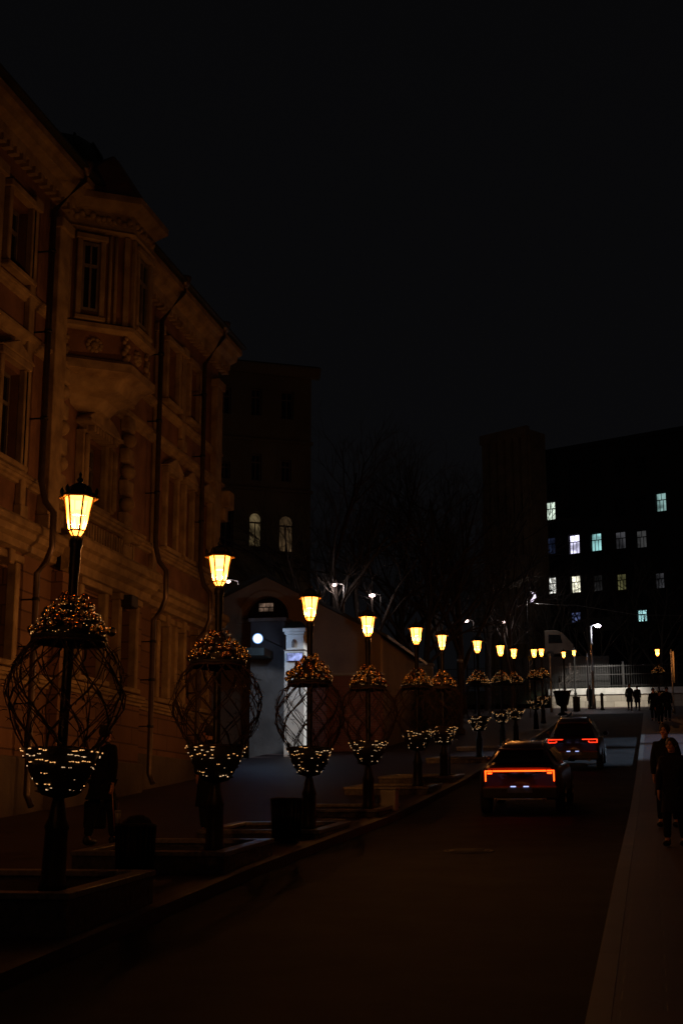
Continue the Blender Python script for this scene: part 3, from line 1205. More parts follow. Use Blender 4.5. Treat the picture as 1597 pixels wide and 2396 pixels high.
def person(loc, rz, h, label, stride=.18, armL=(0.04, -.02), armR=(-.04, .02), coat=.15, hood=False, collar=True, bag=None, group=None, longhair=False, lean=0.0, fore=(.0, .0), detail=2, top='cloth'):
    """faces -Y. stride: half the distance between the feet. fore: how far each forearm is raised forwards"""
    P = thing('person', loc, label, 'person', group, rz)
    k = h / 1.75
    S = lambda *a: Vector(a) * k
    hipz = .92
    ly = lean
    V = []
    E = []
    Rr = []

    def add(p, r, par=None):
        V.append(S(*p))
        Rr.append(r * k if not isinstance(r, tuple) else (r[0] * k, r[1] * k))
        if par is not None:
            E.append((par, len(V) - 1))
        return len(V) - 1
    pel = add((0, 0, hipz), (.125, .10))
    wa = add((0, -ly * .3, 1.10), (.115, .09), pel)
    ch = add((0, -ly * .7, 1.32), (.145, .11), wa)
    nb = add((0, -ly, 1.46), .06, ch)
    nk = add((0, -ly - .01, 1.53), .052, nb)
    h1 = add((0, -ly - .025, 1.60), (.068, .082), nk)
    h2 = add((0, -ly - .02, 1.68), (.075, .092), h1)
    add((0, -ly - .015, 1.735), (.05, .06), h2)
    hands = []
    legs = []
    for s, st in ((-1, stride), (1, -stride)):
        hp = add((s * .09, 0, hipz - .05), .085, pel)
        kn = add((s * .10, -st * .55 - .03, .50), .058, hp)
        an = add((s * .10, -st, .09), .04, kn)
        add((s * .11, -st - .1, .045), .036, an)
        legs.append(((s * .09, 0, hipz - .05), (s * .10, -st * .55 - .03, .50), (s * .10, -st, .09)))
    arms = []
    for s, off, fo_ in ((-1, armL, fore[0]), (1, armR, fore[1])):
        sh = (s * .175, -ly * .8, 1.40)
        el = (s * .235, -ly * .6 + off[0] * .5, 1.13)
        wr = (s * (.245 - fo_ * .25), -ly * .4 + off[0] - fo_ * .24, .89 + fo_ * .30)
        d = (Vector(wr) - Vector(el)).normalized()
        a = add(sh, .055, ch)
        b_ = add(el, .042, a)
        c_ = add(wr, .028, b_)
        pm = Vector(wr) + d * .06
        pi_ = add(pm, (.030, .018), c_)
        # four fingers and a thumb
        fwd = Vector((0, -1, 0)) if fo_ < .3 else Vector((0, 0, 1))
        inward = Vector((-s, 0, 0))
        for q in range(4):
            o_ = fwd * (.028 - q * .019)
            L1 = [.034, .038, .035, .028][q]
            f1 = add(pm + d * .035 + o_, .0095, pi_)
            f2 = add(pm + d * (.035 + L1) + o_ + inward * .008, .0085, f1)
            add(pm + d * (.035 + L1 * 1.65) + o_ + inward * .028, .0075, f2)
        t1 = add(pm + fwd * .034 + d * .0 + inward * .012, .011, pi_)
        add(pm + fwd * .046 + d * .032 + inward * .022, .009, t1)
        arms.append((sh, el, wr))
        hands.append(S(*(pm + d * .03)))
    skinmesh('body', V, E, Rr, 'skin', P, detail)
    # face and ears
    hc = Vector((0, -ly - .025, 1.635))
    for s in (-1, 1):
        m = MB()
        m.ball(S(hc.x + s * .079, hc.y + .012, hc.z - .005), .022 * k, 7, 5, (.4, .8, 1.25))
        m.build('ear', 'skin', P)
    m = MB()
    m.tube([S(hc.x, hc.y - .082, hc.z + .02), S(hc.x, hc.y - .103, hc.z - .012), S(hc.x, hc.y - .108, hc.z - .026)], [.008 * k, .013 * k, .014 * k], 7)
    for s in (-1, 1):
        m.ball(S(hc.x + s * .032, hc.y - .072, hc.z - .02), .026 * k, 8, 6, (1.1, .7, .9))
    m.ball(S(hc.x, hc.y - .066, hc.z - .088), .026 * k, 8, 6, (1.2, .9, .8))
    m.build('face', 'skin', P)
    m = MB()
    for s in (-1, 1):
        m.ball(S(hc.x + s * .031, hc.y - .083, hc.z + .018), .0115 * k, 7, 5, (1.3, .6, .7))
        m.tube([S(hc.x + s * .014, hc.y - .09, hc.z + .036), S(hc.x + s * .046, hc.y - .082, hc.z + .038)], .005 * k, 5)
    m.build('eyes', 'hair', P)
    m = MB()
    m.ball(S(hc.x, hc.y - .092, hc.z - .052), .02 * k, 8, 5, (1.25, .45, .4))
    m.build('mouth', mat('lips', (.3, .09, .07), .5), P)
    # hair / hood
    m = MB()
    hc2 = S(hc.x, hc.y + .028, hc.z + .035)
    if hood:
        m.ball(hc2, .118 * k, 14, 10, (1, 1, 1.12))
        m.tube([S(0, -ly + .03, 1.44), S(0, -ly + .04, 1.56)], [.13 * k, .11 * k], 12)
        m.build('hood', top, P)
    else:
        m.ball(hc2, .099 * k, 14, 10, (.98, 1, 1.02))
        if longhair:
            for s in (-1, 0, 1):
                m.tube([S(s * .06, hc.y + .05, 1.66), S(s * .08, hc.y + .07, 1.5), S(s * .08, hc.y + .06, 1.36)], [.06 * k, .055 * k, .02 * k], 8)
        m.build('hair', 'hair', P)
    # coat: torso and sleeves, then the skirt below
    V2, E2, R2 = [], [], []

    def a2(p, r, par=None):
        V2.append(S(*p))
        R2.append(r * k if not isinstance(r, tuple) else (r[0] * k, r[1] * k))
        if par is not None:
            E2.append((par, len(V2) - 1))
        return len(V2) - 1
    c0 = a2((0, 0, .98), (.185, .145))
    c1 = a2((0, -ly * .3, 1.12), (.18, .14), c0)
    c2 = a2((0, -ly * .7, 1.32), (.19, .145), c1)
    c3 = a2((0, -ly, 1.46), (.09, .09), c2)
    if collar:
        a2((0, -ly, 1.535), (.082, .085), c3)
    for sh, el, wr in arms:
        p_ = a2(sh, .085, c2)
        q_ = a2(el, .066, p_)
        w_ = Vector(el) + (Vector(wr) - Vector(el)) * .5
        q_ = a2(w_, .058, q_)
        a2(Vector(el) + (Vector(wr) - Vector(el)) * .98, .05, q_)
    skinmesh('coat', V2, E2, R2, top, P, 2)
    sk = MB()
    zl = .98 - coat * 4
    n = 20
    lv = [(.98 + .08, .182, .14), (.93, .19, .15), (zl + (.93 - zl) * .4, .2 + coat * .1, .16 + stride * .25), (zl, .205 + coat * .2, .17 + stride * .6)]
    vs = [S(a * math.cos(2 * PI * j / n) * (1 + .04 * math.sin(6 * PI * j / n)), b * math.sin(2 * PI * j / n), z) for z, a, b in lv for j in range(n)]
    fs = [(i * n + j, i * n + (j + 1) % n, (i + 1) * n + (j + 1) % n, (i + 1) * n + j) for i in range(3) for j in range(n)]
    sk.add(vs, fs, True)
    sk.build('coat_hem', top, P)
    # trousers
    V3 = [S(0, 0, hipz)]
    R3 = [(.15 * k, .12 * k)]
    E3 = []
    for hp, kn, an in legs:
        i = len(V3)
        V3 += [S(*hp), S(*kn), S(*(Vector(an) + Vector((0, 0, .02))))]
        R3 += [.105 * k, .082 * k, .066 * k]
        E3 += [(0, i), (i, i + 1), (i + 1, i + 2)]
    skinmesh('trousers', V3, E3, R3, 'denim', P, 2)
    for hp, kn, an in legs:
        m = MB()
        m.ball(S(an[0], an[1] - .06, .045), .1 * k, 10, 7, (.5, 1.35, .48))
        m.ball(S(an[0], an[1] + .02, .07), .06 * k, 9, 6, (.85, 1, 1.2))
        m.build('shoe', 'plastic', P)
    bpy.context.view_layer.update()
    P['_h'] = 0
    del P['_h']
    return P, hands


def hold(name, hand, P, label, cat):
    """top-level thing carried in a hand"""
    mw = Matrix.Translation(P.location) @ Matrix.Rotation(P.rotation_euler[2], 4, 'Z')
    return thing(name, mw @ hand, label, cat, None, P.rotation_euler[2])


def gz(x, y):
    return g(y) + (KH if (x < KL or x > KR) and y < 92 else .004)


x, y = atY(237, 1900, 20.8).x, 20.8
P1, hd = person((x, y, gz(x, y)), 2.75, 1.80, 'person in dark clothes walking away beside the nearest lantern post, carrying a bag', .17, (.05, 0), (-.10, 0), .08, lean=.03)
bg_ = hold('holdall', hd[1], P1, 'large dark bag hanging from the hand of the person by the nearest lantern', 'bag')
m = MB()
m.box(-.05, .05, -.22, .22, -.58, -.16)
m.build('bag_body', 'cloth', bg_, bevel=.04, seg=3)
for s in (-1, 1):
    m = MB()
    m.tube([(s * .03, -.12, -.17), (s * .02, -.07, -.02), (0, 0, .0), (s * .02, .07, -.02), (s * .03, .12, -.17)], .008, 6)
    m.build('handle', 'cloth', bg_)
um = hold('walking_stick', hd[0], P1, 'thin shiny stick held slanting by the person near the nearest lantern', 'stick')
m = MB()
e_ = Vector((-.09, .0, -.62))
m.tube([(0, 0, .03), e_], .009, 8)
m.build('shaft', mat('varnished_cane', (.35, .16, .07), .25), um)
m = MB()
m.tube([(0, 0, .03), (0, .0, .07), (0, .03, .10), (0, .07, .10), (0, .09, .07)], .012, 8)
m.build('grip', 'plastic', um)

x, y = atY(487, 1900, 22.6).x, 22.6
person((x, y, gz(x, y)), -2.2, 1.78, 'person in a long dark coat standing behind the planter of the second lantern', .05, (.0, 0), (0, 0), .13, fore=(.75, .2))
pr = atY(1569, 1985, 21.2)
x, y = atY(1572, 1800, 21).x, 21.0
person((x, y, gz(x, y)), -.35, 1.50, 'pedestrian in a black coat with reddish lit face, foremost on the right pavement', .12, (-.03, 0), (.04, 0), .11)
x, y = atY(1558, 1800, 24.6).x, 24.6
person((x, y, gz(x, y)), -.3, 1.68, 'pedestrian half hidden just behind the foremost one on the right pavement', .12, (.04, 0), (-.04, 0), .11, hood=False)
# people far off
fpp = [(1380, 1662, 105, 1.75, 'lone person walking in front of the pale wall, beside the tall white lamp', .6, .1),
       (1473, 1662, 98, 1.80, 'left one of the two people standing close together before the pale wall', .2, .02),
       (1491, 1662, 98, 1.68, 'right one of the two people standing close together before the pale wall', 2.9, .03),
       (1530, 1700, 78, 1.75, 'left person of the dark group coming down the right pavement', .1, .1),
       (1545, 1712, 74, 1.66, 'middle person of the dark group coming down the right pavement', .2, .09),
       (1562, 1700, 78, 1.78, 'right person of the dark group coming down the right pavement', 0, .12)]
for (px, py, Y, h_, lb, rz, st) in fpp:
    q = atY(px, py, Y)
    person((q.x, Y, gz(q.x, Y)), rz, h_, lb, st, (.03, 0), (-.03, 0), .1, detail=1, group='distant pedestrians')


# ================================================================== CARS
def car(loc, rz, label, paint, style):
    K = thing('car', loc, label, 'car', None, rz)
    HW = .90
    # y, half width, z sill, z shoulder, z deck, deck half width
    st = [(-2.20, .74, .42, .86, 1.00, .66), (-2.12, .85, .36, .92, 1.06, .72), (-1.8, .90, .30, .95, 1.08, .76), (-.9, .905, .28, .95, 1.02, .78),
          (.3, .905, .28, .93, .98, .78), (1.1, .90, .28, .90, .98, .76), (1.75, .87, .30, .84, .92, .70), (2.15, .80, .34, .72, .80, .60), (2.28, .62, .42, .62, .68, .45)]
    m = MB()
    rings = []
    for (y, hw, zs, zb, zd, dw) in st:
        half = [(hw * .86, zs), (hw * .97, zs + .05), (hw, (zs + zb) / 2), (hw * .975, zb - .03), (hw * .94, zb), (dw, zd - .01), (dw * .6, zd)]
        rings.append([(x, y, z) for x, z in half] + [(-x, y, z) for x, z in half[::-1]])
    n = len(rings[0])
    vs = [p for r_ in rings for p in r_]
    fs = [(i * n + j, i * n + (j + 1) % n, (i + 1) * n + (j + 1) % n, (i + 1) * n + j) for i in range(len(rings) - 1) for j in range(n)]
    fs += [tuple(range(n)), tuple((len(rings) - 1) * n + j for j in range(n))[::-1]]
    m.add(vs, fs, True)
    b = m.build('body', paint, K)
    bv = b.modifiers.new('s', 'SUBSURF')
    bv.levels = bv.render_levels = 1
    # greenhouse
    gs = [(-1.98, .64, 1.02, 1.06), (-1.62, .66, 1.04, 1.46), (-1.25, .66, 1.04, 1.56), (-.4, .67, 1.0, 1.62), (.35, .66, .98, 1.58), (.75, .66, .98, 1.44), (1.35, .64, .96, 1.0)]
    lo = .12 if style == 1 else 0.0
    gs = [(y, hw, z0, z1 - lo * min(1, (z1 - z0) / .4)) for (y, hw, z0, z1) in gs]
    m = MB()
    rings = []
    for (y, hw, z0, z1) in gs:
        tw = hw - (.22 if style == 1 else .15) * (z1 - z0) / .5
        rings.append([(hw + .11, y, z0 - .06), (hw + .08, y, z0), (tw, y, z1 - .04), (tw - .09, y, z1), (-tw + .09, y, z1), (-tw, y, z1 - .04), (-hw - .08, y, z0), (-hw - .11, y, z0 - .06)])
    n = 8
    vs = [p for r_ in rings for p in r_]
    fs = [(i * n + j, i * n + (j + 1) % n, (i + 1) * n + (j + 1) % n, (i + 1) * n + j) for i in range(len(rings) - 1) for j in range(n)]
    fs += [tuple(range(n)), tuple((len(rings) - 1) * n + j for j in range(n))[::-1]]
    m.add(vs, fs, True)
    gh = m.build('cabin', paint, K)
    # windows, a little proud of the cabin
    m = MB()
    wt = .44 if style == 1 else .50
    m.prism([(-.61, -1.995, 1.10), (.61, -1.995, 1.10), (wt, -1.65, 1.43 - lo), (-wt, -1.65, 1.43 - lo)], (0, .02, .014))
    m.build('rear_window', 'glass', K)
    for s in (-1, 1):
        for (ya, yb, yc, yd) in ((-1.35, -.42, -.42, -1.15), (-.36, .72, .45, -.36)):
            m = MB()
            zt_ = 1.46 - lo
            xt = .66 - (.22 if style == 1 else .15) * (zt_ - 1.03) / .5 + .035
            m.prism([(s * .758, ya, 1.06), (s * .758, yb, 1.06), (s * xt, yc, zt_), (s * xt, yd, zt_)], (s * .012, 0, .004))
            m.build('side_window', 'glass', K)
    m = MB()
    m.prism([(-.6, 1.36, 1.02), (.6, 1.36, 1.02), (.44, .8, 1.42 - lo), (-.44, .8, 1.42 - lo)], (0, .01, .012))
    m.build('windscreen', 'glass', K)
    # spoiler, roof rails, rear bumper, plate
    m = MB()
    m.box(-.47, .47, -1.80, -1.45, 1.465 - lo, 1.50 - lo)
    m.build('spoiler', paint, K, bevel=.015, seg=2)
    for s in (-1, 1):
        m = MB()
        m.tube([(s * .44, -1.3, 1.53 - lo), (s * .44, -1.2, 1.60 - lo), (s * .44, .1, 1.64 - lo), (s * .44, .25, 1.57 - lo)], .014, 8)
        m.build('roof_rail', 'chrome', K)
        m = MB()
        m.ball((s * .95, .72, 1.05), .095, 10, 7, (1, .6, .75))
        m.tube([(s * .86, .75, 1.0), (s * .95, .72, 1.03)], .02, 6)
        m.build('mirror', paint, K)
    m = MB()
    m.box(-.80, .80, -2.26, -2.06, .34, .62)
    m.build('bumper', 'plastic', K, bevel=.05, seg=3)
    m = MB()
    m.box(-.55, .55, -2.262, -2.25, .335, .37)
    m.build('bumper_strip', 'galv' if style == 1 else 'plastic', K, bevel=.006)  # on the nearer car, pale strip imitates lit road seen underneath
    m = MB()
    m.box(-.26, .26, -2.268, -2.255, .49, .60) if style == 2 else m.box(-.26, .26, -2.268, -2.255, .485, .60)
    m.build('number_plate', 'plate', K)
    for s in (-1, 1):
        m = MB()
        m.box(s * .135 - .055, s * .135 + .055, -2.29, -2.262, .605, .625)
        m.build('plate_lamp', 'platel', K)
        m = MB()
        m.tube([(s * .5, -2.3, .33), (s * .5, -2.1, .33)], .035, 10)
        m.build('exhaust', 'chrome', K)
    if style == 1:
        m = MB()
        m.box(-.56, .56, -2.235, -2.205, .922, .949)
        m.build('light_bar', 'tail', K)
        for s in (-1, 1):
            m = MB()
            m.box(min(s * .575, s * .73), max(s * .575, s * .73), -2.235, -2.205, .925, .948)
            m.box(min(s * .705, s * .73), max(s * .705, s * .73), -2.22, -2.19, .72, .923)
            m.box(min(s * .58, s * .675), max(s * .58, s * .675), -2.235, -2.205, .875, .905)
            m.build('tail_light', 'tail', K)
    else:
        for s in (-1, 1):
            m = MB()
            m.box(min(s * .30, s * .78), max(s * .30, s * .78), -2.235, -2.2, .97, .99)
            m.box(min(s * .755, s * .78), max(s * .755, s * .78), -2.225, -2.18, .875, .969)
            m.box(min(s * .52, s * .754), max(s * .52, s * .754), -2.235, -2.2, .875, .893)
            m.box(min(s * .49, s * .52), max(s * .49, s * .52), -2.235, -2.2, .894, .93)
            m.build('tail_light', 'tail2', K)
    for sx in (-1, 1):
        for yy in (-1.38, 1.42):
            m = MB()
            n_ = 28
            prof = [(.20, .10), (.31, .105), (.335, .08), (.335, -.08), (.31, -.105), (.20, -.10)]
            vs = [(a_ if False else sx * (.80) + b_, yy + r_ * math.cos(2 * PI * q / n_), .335 + r_ * math.sin(2 * PI * q / n_)) for q in range(n_) for r_, b_ in prof]
            fs = [(q * 6 + j, q * 6 + (j + 1) % 6, ((q + 1) % n_) * 6 + (j + 1) % 6, ((q + 1) % n_) * 6 + j) for q in range(n_) for j in range(6)]
            m.add(vs, fs, True)
            wh = m.build('wheel', 'rubber', K)
            m = MB()
            m.tube([(sx * .87, yy, .335), (sx * .90, yy, .335)], .05, 12)
            for q in range(5):
                t = 2 * PI * q / 5
                m.tube([(sx * .885, yy, .335), (sx * .89, yy + .2 * math.cos(t), .335 + .2 * math.sin(t))], [.03, .02], 6)
            m.build('rim', 'chrome', wh)
    return K


a_ = 0
q1 = atY(1216, 1850, 28.9)
c_1 = car((q1.x, 31.0, g(31.0)), 0, 'nearer dark red car seen from behind, with a full-width glowing light bar', 'carred', 1)
q2 = atY(1340, 1780, 43.5)
c_2 = car((q2.x, 45.6, g(45.6)), 0, 'farther dark car seen from behind, with two hooked red tail lights', 'cargrey', 2)

for c_, sc_ in ((c_1, .95), (c_2, .95)):
    yy = c_.location.y
    c_.rotation_euler = (math.atan((g(yy + 1.4) - g(yy - 1.4)) / 2.8), 0, 0)
    c_.scale = (sc_,) * 3

# ================================================================== BICYCLE by the kerb
bq = (-5.62, 40.0)
BK = thing('bicycle', (bq[0], bq[1], gz(*bq)), 'dark bicycle parked at the kerb, left of the nearer car', 'bicycle', None, .15)
for yy in (-.52, .52):
    m = MB()
    m.tube([(0, yy + .33 * math.cos(a), .34 + .33 * math.sin(a)) for a in arc(28, 0, 2 * PI)], .016, 6)
    wh = m.build('wheel', 'rubber', BK)
    m = MB()
    for q in range(10):
        a = PI * q / 5
        m.tube([(0, yy, .34), (0, yy + .32 * math.cos(a), .34 + .32 * math.sin(a))], .002, 3)
    m.build('spokes', 'chrome', wh)
m = MB()
for a, b in [((0, -.5, .34), (0, -.4, .85)), ((0, -.4, .78), (0, .15, .82)), ((0, -.4, .72), (0, .05, .30)), ((0, .15, .85), (0, .05, .30)), ((0, .05, .3), (0, .52, .34)), ((0, .14, .78), (0, .52, .34))]:
    m.tube([a, b], .016, 7)
m.build('frame', 'iron', BK)
m = MB()
m.tube([(0, -.4, .85), (0, -.42, .98)], .012, 6)
m.tube([(-.28, -.32, 1.0), (-.1, -.42, 1.0), (.1, -.42, 1.0), (.28, -.32, 1.0)], .012, 6)
m.build('handlebar', 'chrome', BK)
m = MB()
m.ball((0, .17, .9), .1, 10, 6, (.8, 1.4, .35))
m.build('saddle', 'plastic', BK)

# ================================================================== GATE, GABLED HOUSE, WALLS on the left beyond the facade
px_ = lambda x, y, Y: atY(x, y, Y)
# white gate pillar
pc = px_(687, 1766, 50)
pw = 25 * 50 / 3300
gp = thing('gate_pillar', (pc.x, 50.4, g(50) + KH), 'white gate pillar with a dark pyramid cap, carrying a small glowing screen', 'pillar')
go = gp.location.copy()
zt = px_(687, 1478, 50).z
zc_ = px_(687, 1520, 50).z
m = MB()
m.box(pc.x - pw, pc.x + pw, 50.0, 50.8, g(50), zc_ - .05)
m.build('shaft', 'white', gp, go, bevel=.01)
m = MB()
m.box(pc.x - pw - .03, pc.x + pw + .03, 49.96, 50.84, zc_ - .05, zc_)
m.build('ledge', 'plinth', gp, go, bevel=.01)
m = MB()
m.box(pc.x - pw * .88, pc.x + pw * .88, 50.04, 50.76, zc_, zt - .1)
m.box(pc.x - pw * 1.0, pc.x + pw * 1.0, 49.98, 50.82, zt - .1, zt - .0)
m.box(pc.x - pw * 1.15, pc.x + pw * 1.15, 49.92, 50.88, zt, zt + .13)
m.build('upper_block', 'white', gp, go, bevel=.015)
m = MB()
m.add([(pc.x - pw * 1.2, 49.88, zt + .13), (pc.x + pw * 1.2, 49.88, zt + .13), (pc.x + pw * 1.2, 50.92, zt + .13), (pc.x - pw * 1.2, 50.92, zt + .13),
       (pc.x - pw * .35, 50.3, zt + .42), (pc.x + pw * .35, 50.3, zt + .42), (pc.x + pw * .35, 50.5, zt + .42), (pc.x - pw * .35, 50.5, zt + .42)],
      [(0, 3, 2, 1), (4, 5, 6, 7), (0, 1, 5, 4), (1, 2, 6, 5), (2, 3, 7, 6), (3, 0, 4, 7)])
m.build('cap', 'roof', gp, go)
m = MB()
q = px_(686, 1508, 50)
m.box(q.x - .06, q.x + .06, 49.96, 50.04, q.z - .1, q.z + .1)
m.lathe([(.07, .1), (.01, .2)], 6, (q.x, 50.0, q.z))
m.build('bell', 'plinth', gp, go, bevel=.01)
sc = px_(689, 1537, 49.9)
S_ = thing('screen', (sc.x, 49.93, sc.z), 'small glowing violet-blue screen fixed to the white gate pillar', 'screen')
so = S_.location.copy()
m = MB()
hw_, hh_ = 20 * 50 / 3300, 10.5 * 50 / 3300
m.box(sc.x - hw_, sc.x + hw_, 49.90, 49.96, sc.z - hh_, sc.z + hh_)
m.build('housing', 'plastic', S_, so, bevel=.008)
m = MB()
m.box(sc.x - hw_ + .02, sc.x + hw_ - .02, 49.89, 49.896, sc.z - hh_ + .02, sc.z + hh_ - .02)
m.build('display', 'screen', S_, so)

# grey pier with the blue-white floodlight
a = px_(586, 1455, 52)
b = px_(666, 1455, 52)
pier = thing('gate_pier', ((a.x + b.x) / 2, 52.4, g(52)), 'broad grey plastered gate pier behind the blue-white lamp, left of the white pillar', 'wall')
po = pier.location.copy()
m = MB()
m.box(a.x, b.x, 52, 52.9, g(52) - .2, a.z)
m.build('pier_wall', 'pierp', pier, po, bevel=.02)
m = MB()
m.box(a.x - .08, b.x + .08, 51.92, 52.98, a.z, a.z + .14)
m.build('coping', 'plinth', pier, po, bevel=.02)
m = MB()
c1, c2 = px_(560, 1518, 51), px_(623, 1536, 51)
m.box(c1.x, c2.x, 50.7, 51.98, c2.z, c1.z)
m.build('canopy', 'roof', pier, po, bevel=.02)
fl_ = px_(603, 1494, 48.6)
FLD = thing('floodlight', (fl_.x, 48.6, fl_.z), 'dazzling blue-white floodlight on an arm in front of the grey gate pier', 'lamp')
m = MB()
m.box(-.1, .1, .02, .1, -.07, .09)
m.tube([(0, .08, 0), (0, .5, .1), (0, 3.4, .1)], .025, 6)
m.build('housing', 'iron', FLD, bevel=.01)
m = MB()
m.ball((0, 0, 0), .23, 28, 18)
o_ = m.build('lens', 'blue', FLD)
o_.rotation_euler = (PI / 2, 0, 0)
plight('flood_bulb', (.0, .40, .0), 42, (.45, .66, 1.0), FLD, .05)
# railing beside the canopy
ra = px_(565, 1540, 50.8)
RL = thing('railing', (ra.x, 50.8, ra.z - .4), 'short pale railing with two knobs beside the dark canopy', 'railing')
m = MB()
for dx in (-.14, .02):
    m.tube([(dx, 0, 0), (dx, 0, .72)], .014, 6)
    m.ball((dx, 0, .75), .035, 8, 6)
m.tube([(-.3, 0, .6), (.15, 0, .6)], .01, 6)
m.tube([(-.3, 0, .48), (.15, 0, .48)], .01, 6)
m.build('bars', 'galv', RL)

# gabled house with the arched window
GY = 55.0
gl, gr_ = px_(470, 1560, GY), px_(890, 1560, GY)
ap = px_(622, 1350, GY)
er = px_(862, 1472, GY)
el = px_(470, 1425, GY)
GH = thing('gatehouse', ((gl.x + gr_.x) / 2, GY, g(GY)), 'low gabled brown house with a dark semicircular window, behind the gate', 'building')
gho = GH.location.copy()
f2 = FR((gl.x, GY, 0), (1, 0, 0))
W2 = gr_.x - gl.x
# arched opening: polygon wall with a recess built in pieces
ac = px_(624, 1449, GY)
ar = 57 * GY / 3300
m = MB()
zb2 = g(GY) - .4
A = arc(16, 0, PI)
roofz = lambda x: ap.z - (ap.z - er.z) * max(0, (x - ap.x) / (er.x - ap.x)) if x > ap.x else ap.z - (ap.z - el.z) * (ap.x - x) / (ap.x - el.x)
xs = sorted([gl.x, gr_.x, ap.x] + [ac.x + ar * math.cos(t) for t in A])
for x0, x1 in zip(xs, xs[1:]):
    if x1 - x0 < 1e-3:
        continue
    inside = ac.x - ar - 1e-4 < (x0 + x1) / 2 < ac.x + ar + 1e-4
    zz = lambda x: ac.z + math.sqrt(max(0, ar * ar - (x - ac.x) ** 2))
    if inside:
        m.prism([(x0, GY, zz(x0)), (x1, GY, zz(x1)), (x1, GY, roofz(x1)), (x0, GY, roofz(x0))], (0, .5, 0))
        m.prism([(x0, GY, zb2), (x1, GY, zb2), (x1, GY, ac.z), (x0, GY, ac.z)], (0, .5, 0))
    else:
        m.prism([(x0, GY, zb2), (x1, GY, zb2), (x1, GY, roofz(x1)), (x0, GY, roofz(x0))], (0, .5, 0))
m.build('wall', 'gable', GH, gho)
m = MB()
m.prism([(gl.x, GY + .5, zb2), (gr_.x, GY + .5, zb2), (gr_.x, GY + .5, roofz(gr_.x) - .05), (ap.x, GY + .5, ap.z - .05), (gl.x, GY + .5, roofz(gl.x) - .05)], (0, 9, 0))
m.build('rear_wall', 'brown', GH, gho)
m = MB()
for a, b in zip(A, A[1:]):
    m.prism([(ac.x + r_ * math.cos(t), GY - .12, ac.z + r_ * math.sin(t)) for r_, t in ((ar, a), (ar + .22, a), (ar + .22, b), (ar, b))], (0, .14, 0))
f2b = FR((0, GY, 0), (1, 0, 0))
f2b.box(m, ac.x - ar - .3, ac.x + ar + .3, ac.z - .16, ac.z, -.02, .14)
m.build('arch_moulding', 'gable', GH, gho)
m = MB()
rw = 0.35
for (xa, za, xb, zb_) in ((ap.x, ap.z, gr_.x + rw, roofz(gr_.x + rw)), (gl.x - rw, roofz(gl.x - rw), ap.x, ap.z)):
    m.prism([(xa, GY - .35, za + .02), (xb, GY - .35, zb_ + .02), (xb, GY - .35, zb_ + .14), (xa, GY - .35, za + .14)], (0, 10, 0))
m.build('roof', 'roof', GH, gho)
q0, q1_ = px_(604, 1433, GY + .3), px_(641, 1409, GY + .3)
M['amberpane'] = emis('dim_pink_pane', (.60, .38, .26), .22, mottled=5)
window(GH, f2b, q0.x, q1_.x, q0.z, q1_.z, -.3, 'amberpane', gho, fw=.03, mul=2, trans=.5, m_frame='iron')
m = MB()
m.prism([(ac.x + (ar - .001) * math.cos(t), GY + .40, ac.z + (ar - .001) * math.sin(t)) for t in A], (0, .05, 0))
m.build('lunette_glass', 'glass', GH, gho)

# red brick boundary wall and dark hedge
BW = thing('brick_wall', (-11.2, 54, g(54)), 'red brick boundary wall lit amber, running along the pavement beyond the gate', 'wall')
m = MB()
qa, qb = px_(716, 1583, 53.2), px_(892, 1583, 53.2)
m.box(qa.x, qb.x, 53.2, 53.6, g(53) - .3, qa.z)
for j in range(16):
    y0_, y1_ = 56 + j * 1.5, 57.5 + j * 1.5
    m.box(-11.4, -11.05, y0_, y1_, g(y0_) - .3, g(y0_) + 2.6)
m.build('brickwork', 'brick', BW, BW.location)
m = MB()
for j in range(16):
    y0_ = 56 + j * 1.5
    m.box(-11.46, -10.99, y0_ + .002, y0_ + 1.498, g(y0_) + 2.602, g(y0_) + 2.7)
m.box(qa.x - .05, qb.x + .05, 53.14, 53.66, qa.z + .002, qa.z + .1)
m.build('coping', 'stone', BW, BW.location)
for (x0, x1, y0, y1, Y, lb) in ((893, 952, 1552, 1573, 84, 'pale low parapet lit by a lantern, left of the pale wall panel'),
                                (968, 1010, 1558, 1600, 82, 'square pale wall panel between the fifth and sixth lanterns')):
    a, b = px_(x0, y1, Y), px_(x1, y0, Y)
    pn = thing('garden_wall', ((a.x + b.x) / 2, Y, g(Y)), lb, 'wall')
    m = MB()
    m.box(a.x, b.x, Y, Y + .5, g(Y) - .2, b.z)
    m.build('masonry', 'stone', pn, pn.location, bevel=.02)
    m = MB()
    m.box(a.x - .08, b.x + .08, Y - .06, Y + .56, b.z + .002, b.z + .16)
    m.build('coping', 'stone', pn, pn.location, bevel=.02)


# ================================================================== BACKGROUND BUILDINGS
def plainblock(name, xa, xb, ya_, yb_, ytop, Yl, Yr, m_wall, label, depth=12, pil=0):
    """block whose face runs between two pixel columns at depths Yl, Yr, its top at a pixel row on the left"""
    A_ = px_(xa, ytop, Yl)
    B_ = px_(xb, ytop, Yr)
    top = A_.z
    f = FR((A_.x, Yl, 0), (B_.x - A_.x, Yr - Yl, 0))
    L_ = math.hypot(B_.x - A_.x, Yr - Yl)
    T = thing(name, (A_.x, Yl, g(Yl)), label, 'building')
    return T, f, L_, top


def pix_on(f, x, y):
    """(u, z) where a pixel's ray meets a wall frame's plane"""
    r = ray(x, y)
    t = f.o.dot(f.n) / r.dot(f.n)
    p = r * t
    return (Vector((p.x, p.y, 0)) - Vector((f.o.x, f.o.y, 0))).dot(f.u), p.z


